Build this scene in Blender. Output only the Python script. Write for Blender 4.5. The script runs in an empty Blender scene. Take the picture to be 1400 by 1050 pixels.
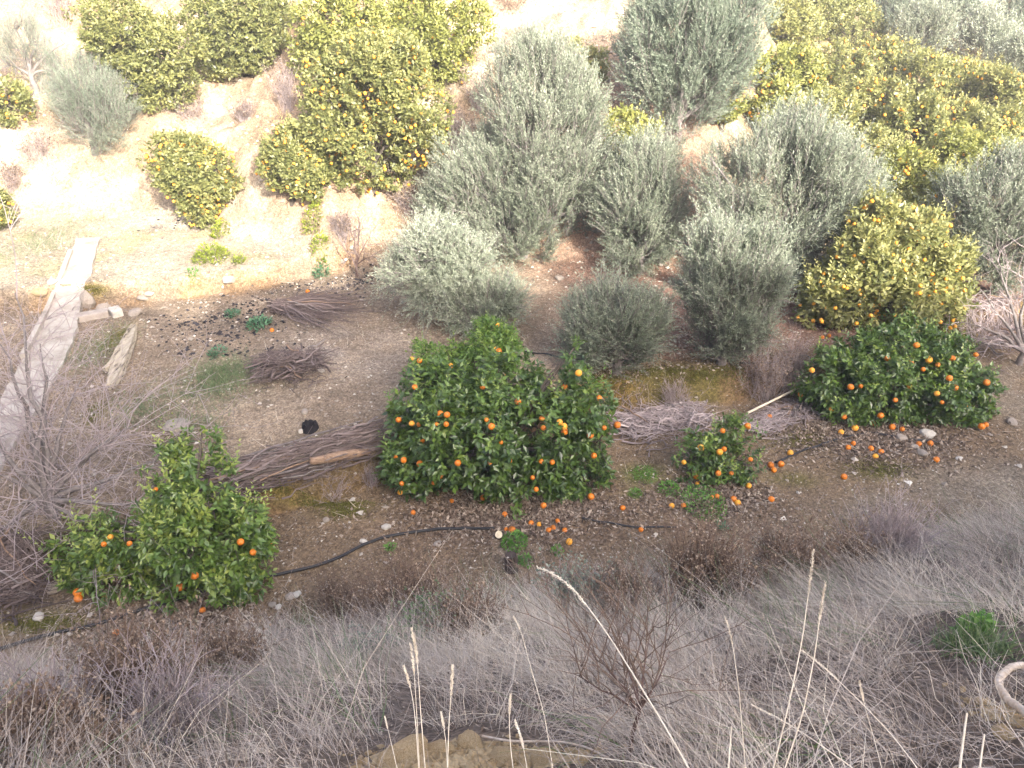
import bpy, math, random
import numpy as np
from mathutils import Vector, Matrix
random.seed(7)
RNG = np.random.default_rng(7)
S = bpy.context.scene
# ------------------------------------------------------------ camera
CAM = np.array([0.0, 0.0, 6.0]); PITCH = math.radians(30.0); FPX = 1058.0
cam_d = bpy.data.cameras.new('camera'); cam_o = bpy.data.objects.new('camera', cam_d)
S.collection.objects.link(cam_o); S.camera = cam_o
cam_d.sensor_width = 36.0; cam_d.lens = 36.0 * FPX / 1400.0
cam_d.clip_start = 0.05; cam_d.clip_end = 500.0
cam_o.location = CAM; cam_o.rotation_euler = (math.radians(90) - PITCH, 0, 0)
# ------------------------------------------------------------ light
SUN_EL = math.radians(27.0); SUN_AZ = math.radians(180 - 28)      # azimuth from +Y, clockwise: behind the camera, to the right
wd = bpy.data.worlds.new('World'); S.world = wd; wd.use_nodes = True
nt = wd.node_tree; nt.nodes.clear()
sky = nt.nodes.new('ShaderNodeTexSky'); sky.sky_type = 'NISHITA'; sky.sun_disc = False
sky.sun_elevation = SUN_EL; sky.sun_rotation = SUN_AZ
sky.altitude = 300; sky.air_density = 0.55; sky.dust_density = 8.0; sky.ozone_density = 1.0
bg = nt.nodes.new('ShaderNodeBackground'); bg.inputs['Strength'].default_value = 0.15
wo = nt.nodes.new('ShaderNodeOutputWorld')
nt.links.new(sky.outputs[0], bg.inputs[0]); nt.links.new(bg.outputs[0], wo.inputs[0])
sd = bpy.data.lights.new('sun', 'SUN'); sd.energy = 2.35; sd.angle = math.radians(0.6); sd.color = (1.0, 0.95, 0.86)
so = bpy.data.objects.new('sun', sd); S.collection.objects.link(so)
TO_SUN = Vector((math.sin(SUN_AZ) * math.cos(SUN_EL), math.cos(SUN_AZ) * math.cos(SUN_EL), math.sin(SUN_EL)))
so.rotation_euler = TO_SUN.to_track_quat('Z', 'Y').to_euler(); so.location = TO_SUN * 60
S.view_settings.view_transform = 'Standard'; S.view_settings.look = 'None'
S.view_settings.exposure = 2.5; S.view_settings.gamma = 1.0; S.view_settings.use_curve_mapping = False
S.render.engine = 'CYCLES'
S.cycles.max_bounces = 6; S.cycles.diffuse_bounces = 3; S.cycles.glossy_bounces = 2; S.cycles.transmission_bounces = 3
S.cycles.transparent_max_bounces = 4
# ------------------------------------------------------------ noise and terrain
def _h(ix, iy, s):
    n = (ix.astype(np.int64) * 374761393 + iy.astype(np.int64) * 668265263 + s * 1442695041) & 0x7fffffff
    n = ((n ^ (n >> 13)) * 1274126177) & 0x7fffffff
    n = (n ^ (n >> 16)) & 0xffff
    return n / 65535.0
def vn(x, y, s=0):
    x = np.asarray(x, float); y = np.asarray(y, float)
    ix = np.floor(x); iy = np.floor(y); fx = x - ix; fy = y - iy
    fx = fx * fx * (3 - 2 * fx); fy = fy * fy * (3 - 2 * fy)
    a = _h(ix, iy, s); b = _h(ix + 1, iy, s); c = _h(ix, iy + 1, s); d = _h(ix + 1, iy + 1, s)
    return (a + (b - a) * fx) * (1 - fy) + (c + (d - c) * fx) * fy
def fbm(x, y, s=0, o=4):
    r = 0; a = 0.5; f = 1.0
    for k in range(o):
        r = r + a * (vn(x * f + 13.7 * k, y * f + 7.1 * k, s + k) - 0.5); a *= 0.5; f *= 2.03
    return r
def sst(a, b, x):
    t = np.clip((x - a) / (b - a), 0, 1); return t * t * (3 - 2 * t)
FOOT = ([-60, -9, -5, 0, 2.4, 6.25, 12, 60], [1.8, 4.2, 4.95, 5.95, 6.35, 7.35, 9.0, 20])
RIS1 = ([-60, -9, -5.1, -3.35, -1.7, 1.26, 4.3, 8.9, 60], [3.0, 5.0, 6.0, 7.0, 7.9, 9.45, 10.1, 12.2, 30])
RIS2 = ([-60, -9, -6.3, -4.4, -2.8, 60], [11.0, 11.6, 12.2, 12.9, 14.0, 14.0])
SLP = ([-60, -12, -8, -5.5, -3.5, -2.6, 1.4, 4.8, 9, 14, 60], [18, 16, 15.7, 14.7, 13.5, 14.0, 14.2, 12.7, 13.2, 15, 20])
LP = ([0, 0.5, 1.6, 3, 4.5, 7, 12, 40, 100], [0, 0.30, 1.55, 2.15, 3.1, 4.5, 7.5, 22, 30])
RP = ([0, 3, 10, 18, 30, 50, 100], [0, 0.7, 1.6, 2.5, 6.5, 16, 26])
def zones(x, y):
    x = np.asarray(x, float); y = np.asarray(y, float)
    wob = fbm(x * 0.9, y * 0.9, 3) * 0.5
    return (np.interp(x, *FOOT) + wob, np.interp(x, *RIS1) + wob * 0.8 + fbm(x * 3, y * 0.3, 9) * 0.25,
            np.interp(x, *RIS2) + wob * 0.7 + fbm(x * 3, y * 0.3, 19) * 0.25, np.interp(x, *SLP) + wob)
def terrain(x, y):
    x = np.asarray(x, float); y = np.asarray(y, float)
    F1, R1, R2, F2 = zones(x, y)
    d = F1 - y
    zb = np.where(d > 0, 0.86 * d, 0.0); lip = 4.38 + 0.05 * (d - 5.1)
    zb = np.where(zb > lip, lip, zb)
    zb = zb * sst(-0.05, 0.5, d)
    back = np.clip(-y - 0.6, 0, 9.0)
    zb = zb + back * 0.92 + fbm(x * 0.35, y * 0.35, 40) * np.clip(back, 0, 4) * 0.9
    z = zb
    z = z + 0.42 * sst(0, 0.28, y - R1)
    z = z + 0.02 * np.clip(y - R1, 0, 6)
    left = 1 - sst(-3.2, -2.2, x)
    z = z + 0.34 * sst(0, 0.3, y - R2) * left
    dd = np.clip(y - F2, 0, None)
    w = sst(0.10, 0.42, x / np.maximum(y, 1.0))
    rise = np.interp(dd, *LP) * (1 - w) + np.interp(dd, *RP) * w
    z = z + rise
    on = np.clip(dd / 2.0, 0, 1)
    z = z + on * (fbm(x * 0.5, y * 0.5, 60) * 1.1 + fbm(x * 1.7, y * 1.1, 64) * 0.6 + fbm(x * 5.0, y * 4.0, 66) * 0.14)
    bank = np.clip(d / 1.5, 0, 1)
    z = z + bank * fbm(x * 1.3, y * 1.3, 70) * 0.30
    z = z + fbm(x * 1.1, y * 1.1, 80) * 0.10 + fbm(x * 6, y * 6, 84) * 0.035
    return z
def tz(x, y): return float(terrain(np.array([x]), np.array([y]))[0])
def ray(u, v):
    a = (u - 700) / FPX; b = (525 - v) / FPX
    c, s = math.cos(PITCH), math.sin(PITCH)
    return np.array([a, c + b * s, -s + b * c])
TT = np.concatenate([np.arange(0.8, 12, 0.02), np.arange(12, 60, 0.05)])
def P(u, v):
    """the point of the ground that lies at this place of the view"""
    r = ray(u, v); p = CAM[None] + TT[:, None] * r[None]
    under = p[:, 2] < terrain(p[:, 0], p[:, 1])
    i = int(np.argmax(under)) if under.any() else len(TT) - 1
    q = p[i].copy(); q[2] = tz(q[0], q[1]); return q
def PD(u, v, y):
    r = ray(u, v); t = y / r[1]; return CAM + r * t
def PT(u, v, t): return CAM + ray(u, v) * t
# ------------------------------------------------------------ object helpers
COL = S.collection
def link(o): COL.objects.link(o); return o
def meta(o, label=None, cat=None, group=None, kind=None):
    if label: o['label'] = label
    if cat: o['category'] = cat
    if group: o['group'] = group
    if kind: o['kind'] = kind
    return o
def thing(name, label, cat, loc, group=None):
    o = bpy.data.objects.new(name, None); o.empty_display_size = 0.1
    o.location = [float(c) for c in loc]; link(o); return meta(o, label, cat, group)
def mesh_np(name, V, F, mat=None, rnd=None, smooth=False, col=None):
    V = np.ascontiguousarray(V, dtype=np.float32); F = np.ascontiguousarray(F, dtype=np.int32)
    me = bpy.data.meshes.new(name); k = F.shape[1]
    me.vertices.add(len(V)); me.vertices.foreach_set('co', V.ravel())
    me.loops.add(F.size); me.loops.foreach_set('vertex_index', F.ravel())
    me.polygons.add(len(F)); me.polygons.foreach_set('loop_start', np.arange(0, F.size, k, dtype=np.int32))
    try: me.polygons.foreach_set('loop_total', np.full(len(F), k, dtype=np.int32))
    except Exception: pass
    me.update(calc_edges=True)
    me.polygons.foreach_set('use_smooth', np.full(len(F), bool(smooth)))
    if rnd is not None:
        at = me.attributes.new('rnd', 'FLOAT', 'POINT'); at.data.foreach_set('value', np.ascontiguousarray(rnd, dtype=np.float32))
    if col is not None:
        at = me.attributes.new('tint', 'FLOAT_COLOR', 'POINT')
        at.data.foreach_set('color', np.ascontiguousarray(np.hstack([col, np.ones((len(col), 1))]), dtype=np.float32).ravel())
    if mat: me.materials.append(mat)
    return me
def obj(name, me, parent=None, loc=None, **kw):
    o = bpy.data.objects.new(name, me)
    if loc is not None: o.location = [float(c) for c in loc]
    if parent: o.parent = parent
    link(o); return meta(o, **kw)
def nrm(a): return a / np.maximum(np.linalg.norm(a, axis=-1, keepdims=True), 1e-9)
def rv(n): return nrm(RNG.normal(size=(n, 3)))
def perp(d):
    ref = np.where(np.abs(d[..., 2:3]) > 0.85, np.array([1.0, 0, 0]), np.array([0, 0, 1.0]))
    s = nrm(np.cross(d, ref)); return s, np.cross(s, d)
def tubes(Pt, R, sides=4):
    """Pt (n,k,3) centre lines, R (n,k) radii -> verts, quads"""
    Pt = np.asarray(Pt, float); R = np.asarray(R, float)
    n, k, _ = Pt.shape; d = nrm(Pt[:, -1] - Pt[:, 0]); s, t = perp(d)
    an = np.arange(sides) * 2 * math.pi / sides
    off = s[:, None, None] * np.cos(an)[None, None, :, None] + t[:, None, None] * np.sin(an)[None, None, :, None]
    V = Pt[:, :, None] + off * R[:, :, None, None]
    idx = np.arange(n * k * sides).reshape(n, k, sides); nx = np.roll(idx, -1, axis=2)
    F = np.stack([idx[:, :-1], nx[:, :-1], nx[:, 1:], idx[:, 1:]], -1).reshape(-1, 4)
    return V.reshape(-1, 3), F
def ribbons(Pt, W, side):
    n, k, _ = Pt.shape
    A = Pt - side[:, None] * W[:, :, None] / 2; B = Pt + side[:, None] * W[:, :, None] / 2
    V = np.stack([A, B], 2).reshape(-1, 3)
    idx = np.arange(n * k * 2).reshape(n, k, 2)
    F = np.stack([idx[:, :-1, 0], idx[:, :-1, 1], idx[:, 1:, 1], idx[:, 1:, 0]], -1).reshape(-1, 4)
    return V, F
def curved(p0, d, L, k, bend, grav=0.0):
    """centre lines starting at p0 along d, length L, bending by vector bend"""
    t = np.linspace(0, 1, k)[None, :, None]
    q = p0[:, None] + d[:, None] * (L[:, None, None] * t) + bend[:, None] * (t ** 2) * L[:, None, None]
    q[..., 2] -= (grav * (t[..., 0] ** 2)) * L[:, None]
    return q
def cat(parts):
    Vs, Fs, o = [], [], 0
    for V, F in parts: Vs.append(V); Fs.append(F + o); o += len(V)
    return np.concatenate(Vs), np.concatenate(Fs)
# ------------------------------------------------------------ materials
def mat_new(name):
    m = bpy.data.materials.new(name); m.use_nodes = True; t = m.node_tree; t.nodes.clear()
    out = t.nodes.new('ShaderNodeOutputMaterial'); return m, t, out
def ramp(t, src, stops):
    r = t.nodes.new('ShaderNodeValToRGB'); cr = r.color_ramp
    while len(cr.elements) < len(stops): cr.elements.new(0.5)
    for e, (p, c) in zip(cr.elements, stops): e.position = p; e.color = (*c, 1)
    t.links.new(src, r.inputs[0]); return r.outputs[0]
def noise(t, scale, detail=4, rough=0.6, coord=None):
    n = t.nodes.new('ShaderNodeTexNoise'); n.inputs['Scale'].default_value = scale
    n.inputs['Detail'].default_value = detail; n.inputs['Roughness'].default_value = rough
    if coord is not None: t.links.new(coord, n.inputs['Vector'])
    return n.outputs[0]
def leaf_mat(name, stops, rough=0.45, trans=0.3, tcol=(0.2, 0.3, 0.05), spec=0.5):
    m, t, out = mat_new(name)
    at = t.nodes.new('ShaderNodeAttribute'); at.attribute_name = 'rnd'
    c = ramp(t, at.outputs['Fac'], stops)
    b = t.nodes.new('ShaderNodeBsdfPrincipled'); t.links.new(c, b.inputs['Base Color'])
    b.inputs['Roughness'].default_value = rough; b.inputs['Specular IOR Level'].default_value = spec
    if trans > 0:
        tr = t.nodes.new('ShaderNodeBsdfTranslucent'); mx = t.nodes.new('ShaderNodeMixShader'); mx.inputs[0].default_value = trans
        g = t.nodes.new('ShaderNodeMix'); g.data_type = 'RGBA'; g.blend_type = 'MIX'; g.inputs[0].default_value = 0.5
        t.links.new(c, g.inputs[6]); g.inputs[7].default_value = (*tcol, 1)
        t.links.new(g.outputs[2], tr.inputs[0])
        t.links.new(b.outputs[0], mx.inputs[1]); t.links.new(tr.outputs[0], mx.inputs[2]); t.links.new(mx.outputs[0], out.inputs[0])
    else: t.links.new(b.outputs[0], out.inputs[0])
    return m
def solid_mat(name, stops, scale=8, rough=0.85, bump=0.3, bscale=None, stretch=None, spec=0.25, bdist=0.01):
    m, t, out = mat_new(name)
    tc = t.nodes.new('ShaderNodeTexCoord'); co = tc.outputs['Object']
    if stretch:
        mp = t.nodes.new('ShaderNodeMapping'); mp.inputs['Scale'].default_value = stretch; t.links.new(co, mp.inputs[0]); co = mp.outputs[0]
    c = ramp(t, noise(t, scale, 6, 0.65, co), stops)
    b = t.nodes.new('ShaderNodeBsdfPrincipled'); t.links.new(c, b.inputs['Base Color']); b.inputs['Roughness'].default_value = rough
    b.inputs['Specular IOR Level'].default_value = spec
    if bump:
        bp = t.nodes.new('ShaderNodeBump'); bp.inputs['Strength'].default_value = bump; bp.inputs['Distance'].default_value = bdist
        t.links.new(noise(t, bscale or scale * 4, 6, 0.7, co), bp.inputs['Height']); t.links.new(bp.outputs[0], b.inputs['Normal'])
    t.links.new(b.outputs[0], out.inputs[0]); return m
M = {}
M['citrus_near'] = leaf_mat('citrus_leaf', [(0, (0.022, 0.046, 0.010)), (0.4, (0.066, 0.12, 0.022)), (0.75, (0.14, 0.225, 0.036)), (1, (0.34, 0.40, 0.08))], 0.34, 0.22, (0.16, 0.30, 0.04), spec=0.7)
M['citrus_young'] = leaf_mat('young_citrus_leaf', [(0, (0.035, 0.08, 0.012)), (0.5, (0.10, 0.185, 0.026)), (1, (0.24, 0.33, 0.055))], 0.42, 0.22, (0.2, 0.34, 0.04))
M['citrus_far'] = leaf_mat('sun_painted_citrus_leaf', [(0, (0.07, 0.085, 0.03)), (0.35, (0.18, 0.20, 0.07)), (0.8, (0.34, 0.335, 0.12)), (1, (0.48, 0.45, 0.18))], 0.45, 0.34, (0.36, 0.36, 0.10))  # yellowed leaf, with the strong sun's brightness also painted into its colour
M['citrus_yellow'] = leaf_mat('yellow_citrus_leaf', [(0, (0.10, 0.12, 0.03)), (0.5, (0.24, 0.26, 0.07)), (1, (0.44, 0.42, 0.12))], 0.45, 0.3, (0.35, 0.36, 0.07))
M['olive'] = leaf_mat('olive_leaf', [(0, (0.055, 0.075, 0.045)), (0.35, (0.15, 0.18, 0.12)), (0.75, (0.28, 0.315, 0.225)), (1, (0.40, 0.43, 0.325))], 0.5, 0.12, (0.2, 0.25, 0.14))
M['olive_blue'] = leaf_mat('grey_green_leaf', [(0, (0.08, 0.105, 0.07)), (0.5, (0.17, 0.215, 0.15)), (1, (0.35, 0.39, 0.29))], 0.6, 0.15, (0.2, 0.27, 0.16))
M['weed'] = leaf_mat('weed_leaf', [(0, (0.05, 0.13, 0.02)), (0.5, (0.09, 0.24, 0.03)), (1, (0.20, 0.38, 0.06))], 0.5, 0.3, (0.2, 0.42, 0.04))
M['weed_blue'] = leaf_mat('bluish_weed_leaf', [(0, (0.04, 0.11, 0.05)), (1, (0.12, 0.26, 0.13))], 0.5, 0.2, (0.1, 0.35, 0.15))
M['weed_yellow'] = leaf_mat('yellow_weed_leaf', [(0, (0.14, 0.20, 0.02)), (1, (0.38, 0.42, 0.06))], 0.5, 0.3, (0.4, 0.45, 0.05))
M['bark'] = solid_mat('citrus_bark', [(0.3, (0.06, 0.05, 0.042)), (0.7, (0.15, 0.125, 0.10))], 18, 0.9, 0.5)
M['bark_grey'] = solid_mat('grey_bark', [(0.3, (0.13, 0.115, 0.105)), (0.7, (0.27, 0.24, 0.225))], 14, 0.9, 0.3)
M['bark_red'] = solid_mat('reddish_bark', [(0.3, (0.09, 0.055, 0.045)), (0.7, (0.17, 0.11, 0.09))], 14, 0.9, 0.3)
M['twig'] = leaf_mat('dry_twig', [(0, (0.09, 0.07, 0.065)), (0.4, (0.27, 0.22, 0.215)), (1, (0.52, 0.45, 0.43))], 0.8, 0, spec=0.2)
M['twig_dark'] = leaf_mat('dark_twig', [(0, (0.05, 0.038, 0.034)), (0.5, (0.15, 0.115, 0.105)), (0.8, (0.28, 0.23, 0.215)), (1, (0.42, 0.36, 0.32))], 0.8, 0, spec=0.2)
M['grass'] = leaf_mat('dry_grass_blade', [(0, (0.12, 0.09, 0.065)), (0.25, (0.29, 0.24, 0.20)), (0.6, (0.52, 0.45, 0.385)), (0.85, (0.66, 0.58, 0.46)), (1, (0.80, 0.72, 0.56))], 0.75, 0.15, (0.4, 0.36, 0.28), spec=0.2)
M['seed'] = leaf_mat('brown_seed_head', [(0, (0.09, 0.055, 0.035)), (0.6, (0.22, 0.15, 0.10)), (1, (0.40, 0.31, 0.22))], 0.85, 0.1, (0.3, 0.22, 0.14), spec=0.15)
M['greengrass'] = leaf_mat('green_grass_blade', [(0, (0.06, 0.10, 0.04)), (1, (0.20, 0.27, 0.12))], 0.6, 0.2, (0.2, 0.3, 0.1))
M['moss'] = leaf_mat('moss', [(0, (0.06, 0.06, 0.015)), (1, (0.17, 0.165, 0.04))], 0.9, 0.1, (0.2, 0.25, 0.03), spec=0.1)
M['stem_brown'] = leaf_mat('brown_stem', [(0, (0.09, 0.06, 0.045)), (1, (0.26, 0.19, 0.145))], 0.85, 0, spec=0.15)
M['straw'] = solid_mat('pale_straw', [(0.3, (0.62, 0.52, 0.38)), (0.7, (0.80, 0.72, 0.58))], 30, 0.6, 0.1)
M['litter'] = leaf_mat('leaf_litter', [(0, (0.06, 0.042, 0.032)), (0.4, (0.16, 0.115, 0.085)), (0.8, (0.30, 0.235, 0.18)), (1, (0.45, 0.38, 0.30))], 0.85, 0.05, spec=0.15)
M['pebble'] = leaf_mat('pebble', [(0, (0.15, 0.12, 0.095)), (0.7, (0.30, 0.255, 0.205)), (0.93, (0.50, 0.45, 0.38)), (1, (0.72, 0.68, 0.60))], 0.9, 0, spec=0.2)
M['char'] = leaf_mat('charred_bits', [(0, (0.008, 0.008, 0.010)), (1, (0.05, 0.045, 0.05))], 0.85, 0, spec=0.2)
M['rock'] = solid_mat('pale_rock', [(0.3, (0.22, 0.18, 0.145)), (0.7, (0.42, 0.37, 0.31))], 10, 0.9, 0.6)
M['rock_white'] = solid_mat('white_rock', [(0.3, (0.36, 0.33, 0.28)), (0.7, (0.58, 0.54, 0.47))], 10, 0.9, 0.4)
M['clod'] = solid_mat('yellow_soil_clod', [(0.3, (0.25, 0.17, 0.085)), (0.7, (0.50, 0.39, 0.23))], 12, 0.95, 0.7)
M['hose'] = solid_mat('black_pipe', [(0.3, (0.012, 0.012, 0.014)), (0.7, (0.035, 0.034, 0.034))], 9, 0.5, 0.1, spec=0.4)
M['orange'] = solid_mat('orange_peel', [(0.3, (0.60, 0.15, 0.010)), (0.7, (0.70, 0.23, 0.018))], 3, 0.42, 0.25, 60, spec=0.45, bdist=0.003)
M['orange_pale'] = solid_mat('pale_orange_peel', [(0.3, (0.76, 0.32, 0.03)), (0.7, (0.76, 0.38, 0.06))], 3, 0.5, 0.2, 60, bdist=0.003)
M['orange_dull'] = solid_mat('bruised_orange_peel', [(0.3, (0.22, 0.10, 0.03)), (0.5, (0.50, 0.15, 0.02)), (0.7, (0.62, 0.21, 0.03))], 1.6, 0.7, 0.3, 60, bdist=0.003)
M['concrete'] = solid_mat('weathered_concrete', [(0.3, (0.20, 0.17, 0.13)), (0.45, (0.36, 0.32, 0.27)), (0.7, (0.48, 0.44, 0.38))], 3.0, 0.9, 0.5, 25)
M['brick'] = solid_mat('rendered_block', [(0.3, (0.27, 0.23, 0.19)), (0.7, (0.42, 0.37, 0.32))], 6, 0.9, 0.4)
M['oldwood'] = solid_mat('weathered_wood', [(0.36, (0.07, 0.055, 0.04)), (0.46, (0.36, 0.31, 0.23)), (0.75, (0.58, 0.51, 0.40))], 9, 0.9, 1.0, 14, stretch=(2.4, 0.4, 2.4), bdist=0.02)
M['log'] = solid_mat('brown_log', [(0.3, (0.16, 0.10, 0.065)), (0.7, (0.36, 0.25, 0.17))], 8, 0.9, 0.7, 20, stretch=(0.6, 5, 5))
M['cutwood'] = solid_mat('pale_cut_wood', [(0.3, (0.50, 0.42, 0.28)), (0.7, (0.70, 0.62, 0.45))], 20, 0.8, 0.2)
M['stump'] = solid_mat('dark_stump', [(0.3, (0.035, 0.025, 0.022)), (0.7, (0.11, 0.08, 0.065))], 10, 0.9, 0.8, stretch=(6, 6, 0.6))
M['root'] = solid_mat('bleached_root', [(0.3, (0.38, 0.29, 0.21)), (0.6, (0.62, 0.53, 0.43)), (0.8, (0.74, 0.67, 0.58))], 30, 0.85, 0.6, 60)
def ground_mat():
    m, t, out = mat_new('soil')
    at = t.nodes.new('ShaderNodeAttribute'); at.attribute_name = 'tint'
    tc = t.nodes.new('ShaderNodeTexCoord'); co = tc.outputs['Object']
    def mul(a, b, blend='MULTIPLY', fac=1.0):
        g = t.nodes.new('ShaderNodeMix'); g.data_type = 'RGBA'; g.blend_type = blend; g.inputs[0].default_value = fac
        t.links.new(a, g.inputs[6])
        if isinstance(b, tuple): g.inputs[7].default_value = (*b, 1)
        else: t.links.new(b, g.inputs[7])
        return g
    c = at.outputs['Color']
    c = mul(c, ramp(t, noise(t, 1.6, 6, 0.7, co), [(0.3, (0.72, 0.70, 0.68)), (0.7, (1.22, 1.2, 1.16))])).outputs[2]
    c = mul(c, ramp(t, noise(t, 14, 6, 0.75, co), [(0.32, (0.55, 0.52, 0.50)), (0.5, (1.0, 1.0, 1.0)), (0.7, (1.4, 1.38, 1.34))])).outputs[2]
    vo = t.nodes.new('ShaderNodeTexVoronoi'); vo.inputs['Scale'].default_value = 55; t.links.new(co, vo.inputs['Vector'])
    c = mul(c, ramp(t, vo.outputs['Color'], [(0.2, (0.68, 0.66, 0.65)), (0.6, (1.0, 1.0, 1.0)), (0.85, (1.35, 1.32, 1.28))])).outputs[2]
    b = t.nodes.new('ShaderNodeBsdfPrincipled'); t.links.new(c, b.inputs['Base Color']); b.inputs['Roughness'].default_value = 0.95
    b.inputs['Specular IOR Level'].default_value = 0.15
    bp = t.nodes.new('ShaderNodeBump'); bp.inputs['Strength'].default_value = 0.9; bp.inputs['Distance'].default_value = 0.03
    t.links.new(noise(t, 26, 8, 0.75, co), bp.inputs['Height']); t.links.new(bp.outputs[0], b.inputs['Normal'])
    t.links.new(b.outputs[0], out.inputs[0]); return m
M['soil'] = ground_mat()
# ------------------------------------------------------------ the ground: one sheet, fine where it is near
def axis(segs):
    out = []
    for a, b, n in segs: out += list(np.linspace(a, b, n, endpoint=False))
    out.append(segs[-1][1]); return np.array(out)
gx = axis([(-200, -30, 14), (-30, -13, 34), (-13, 16, 300), (16, 34, 45), (34, 200, 14)])
gy = axis([(-120, -12, 14), (-12, 0, 30), (0, 5, 55), (5, 15, 165), (15, 24, 95), (24, 45, 80), (45, 250, 24)])
X, Y = np.meshgrid(gx, gy); x = X.ravel(); y = Y.ravel(); Z = terrain(x, y)
F1, R1, R2, F2 = zones(x, y)
def lay(c, new, m): return c * (1 - m[:, None]) + np.array(new)[None] * m[:, None]
C = np.tile(np.array([0.21, 0.155, 0.10]), (len(x), 1))
n1 = fbm(x * 0.8, y * 0.8, 101) * 2; n2 = fbm(x * 2.5, y * 2.5, 111) * 2
C = lay(C, (0.25, 0.215, 0.165), sst(-0.1, 0.4, n1))
C = lay(C, (0.24, 0.19, 0.14), sst(0, 0.3, y - R1))                                   # upper terrace, gravelly
C = lay(C, (0.33, 0.265, 0.195), sst(0, 0.3, y - R1) * sst(0.0, 0.5, n1 + n2 * 0.4))
C = lay(C, (0.22, 0.135, 0.105), sst(0, 0.3, y - R1) * sst(0.2, 2.0, x) * 0.9)           # reddish earth under the olive trees
C = lay(C, (0.20, 0.135, 0.075), sst(-0.12, 0.0, y - R1) * (1 - sst(0.25, 0.4, y - R1)) * sst(-0.4, 0.1, n2 + 0.2))   # bare step
C = lay(C, (0.13, 0.12, 0.04), sst(-0.3, 0.0, y - R1) * (1 - sst(0.3, 0.9, y - R1)) * sst(0.0, 0.35, n1 + n2 * 0.6) * 0.8)
lft = 1 - sst(-3.2, -2.2, x)
C = lay(C, (0.30, 0.20, 0.11), sst(-0.25, 0.0, y - R2) * (1 - sst(0.25, 0.45, y - R2)) * lft * sst(-0.5, 0.3, n2) * 0.9)
C = lay(C, (0.38, 0.33, 0.255), sst(0.1, 0.5, y - R2) * lft)
C = lay(C, (0.33, 0.32, 0.17), sst(0.25, 0.6, y - R2) * lft * sst(0.05, 0.4, n2) * 0.7)
sl = sst(0.0, 0.8, y - F2)
C = lay(C, (0.30, 0.22, 0.15), sl)
C = lay(C, (0.47, 0.385, 0.28), sl * sst(-0.15, 0.35, fbm(x * 0.6, y * 0.6, 131) * 2 + fbm(x * 2.5, y * 2.5, 133) * 1.6))
C = lay(C, (0.24, 0.19, 0.12), sl * sst(0.12, 0.45, fbm(x * 1.1, y * 1.6, 137) * 2 + fbm(x * 5, y * 5, 138)) * 0.75)
C = lay(C, (0.36, 0.24, 0.18), sl * sst(-1.2, 0.8, x) * (1 - sst(3.2, 4.5, y - F2)) * 0.85)
C = lay(C, (0.30, 0.24, 0.14), sl * sst(0.15, 0.4, x / np.maximum(y, 1)) * 0.8)
bk = sst(0.2, 0.8, F1 - y)
C = lay(C, (0.17, 0.14, 0.12), bk)
SPOTS = [  # moss, bare soil and other darker or paler patches of the ground (place in view, size in px, colour, strength)
 (560, 650, 60, 14, (0.13, 0.13, 0.02), .8), (430, 690, 70, 9, (0.20, 0.17, 0.04), .8), (470, 700, 30, 8, (0.15, 0.16, 0.02), .7),
 (880, 650, 26, 10, (0.12, 0.20, 0.015), .9), (868, 676, 12, 6, (0.12, 0.20, 0.015), .9), (1090, 600, 45, 14, (0.13, 0.12, 0.03), .8),
 (1200, 640, 40, 14, (0.12, 0.13, 0.02), .8), (1090, 655, 40, 10, (0.13, 0.13, 0.03), .7), (128, 565, 14, 14, (0.14, 0.13, 0.02), .9),
 (1250, 722, 24, 14, (0.15, 0.11, 0.03), .9), (1300, 715, 30, 8, (0.12, 0.13, 0.02), .8), (60, 850, 60, 14, (0.18, 0.17, 0.04), .8),
 (130, 400, 20, 9, (0.28, 0.26, 0.04), .8), (160, 465, 12, 22, (0.17, 0.16, 0.03), .8), (260, 600, 60, 20, (0.11, 0.085, 0.05), .8),
 (350, 445, 50, 12, (0.10, 0.085, 0.07), .8), (430, 400, 80, 12, (0.13, 0.11, 0.09), .7), (480, 480, 90, 30, (0.34, 0.31, 0.28), .7),
 (250, 408, 60, 6, (0.32, 0.21, 0.11), .5), (350, 390, 50, 6, (0.32, 0.2, 0.1), .5), (80, 290, 60, 25, (0.38, 0.36, 0.20), .5),
 (60, 340, 60, 50, (0.33, 0.29, 0.20), .8), (300, 520, 70, 30, (0.20, 0.20, 0.12), .6), (520, 590, 30, 20, (0.30, 0.21, 0.11), .6),
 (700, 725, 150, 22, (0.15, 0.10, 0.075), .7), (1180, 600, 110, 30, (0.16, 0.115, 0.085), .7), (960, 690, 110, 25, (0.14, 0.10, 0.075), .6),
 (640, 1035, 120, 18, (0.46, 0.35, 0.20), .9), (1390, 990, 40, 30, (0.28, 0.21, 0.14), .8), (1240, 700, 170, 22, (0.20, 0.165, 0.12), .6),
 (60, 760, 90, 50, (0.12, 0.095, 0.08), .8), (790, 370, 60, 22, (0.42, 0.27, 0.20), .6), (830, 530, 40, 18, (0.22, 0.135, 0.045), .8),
 (940, 530, 60, 12, (0.15, 0.125, 0.045), .6), (380, 325, 90, 30, (0.52, 0.39, 0.32), .7), (230, 305, 110, 14, (0.42, 0.39, 0.34), .7),
 (120, 265, 130, 22, (0.50, 0.42, 0.31), .5), (250, 150, 90, 25, (0.50, 0.41, 0.305), .5), (60, 215, 90, 30, (0.52, 0.44, 0.33), .55),
 (850, 22, 60, 25, (0.52, 0.44, 0.33), .55), (760, 25, 60, 25, (0.55, 0.45, 0.36), .5), (440, 620, 40, 25, (0.17, 0.17, 0.07), .5)]
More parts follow.
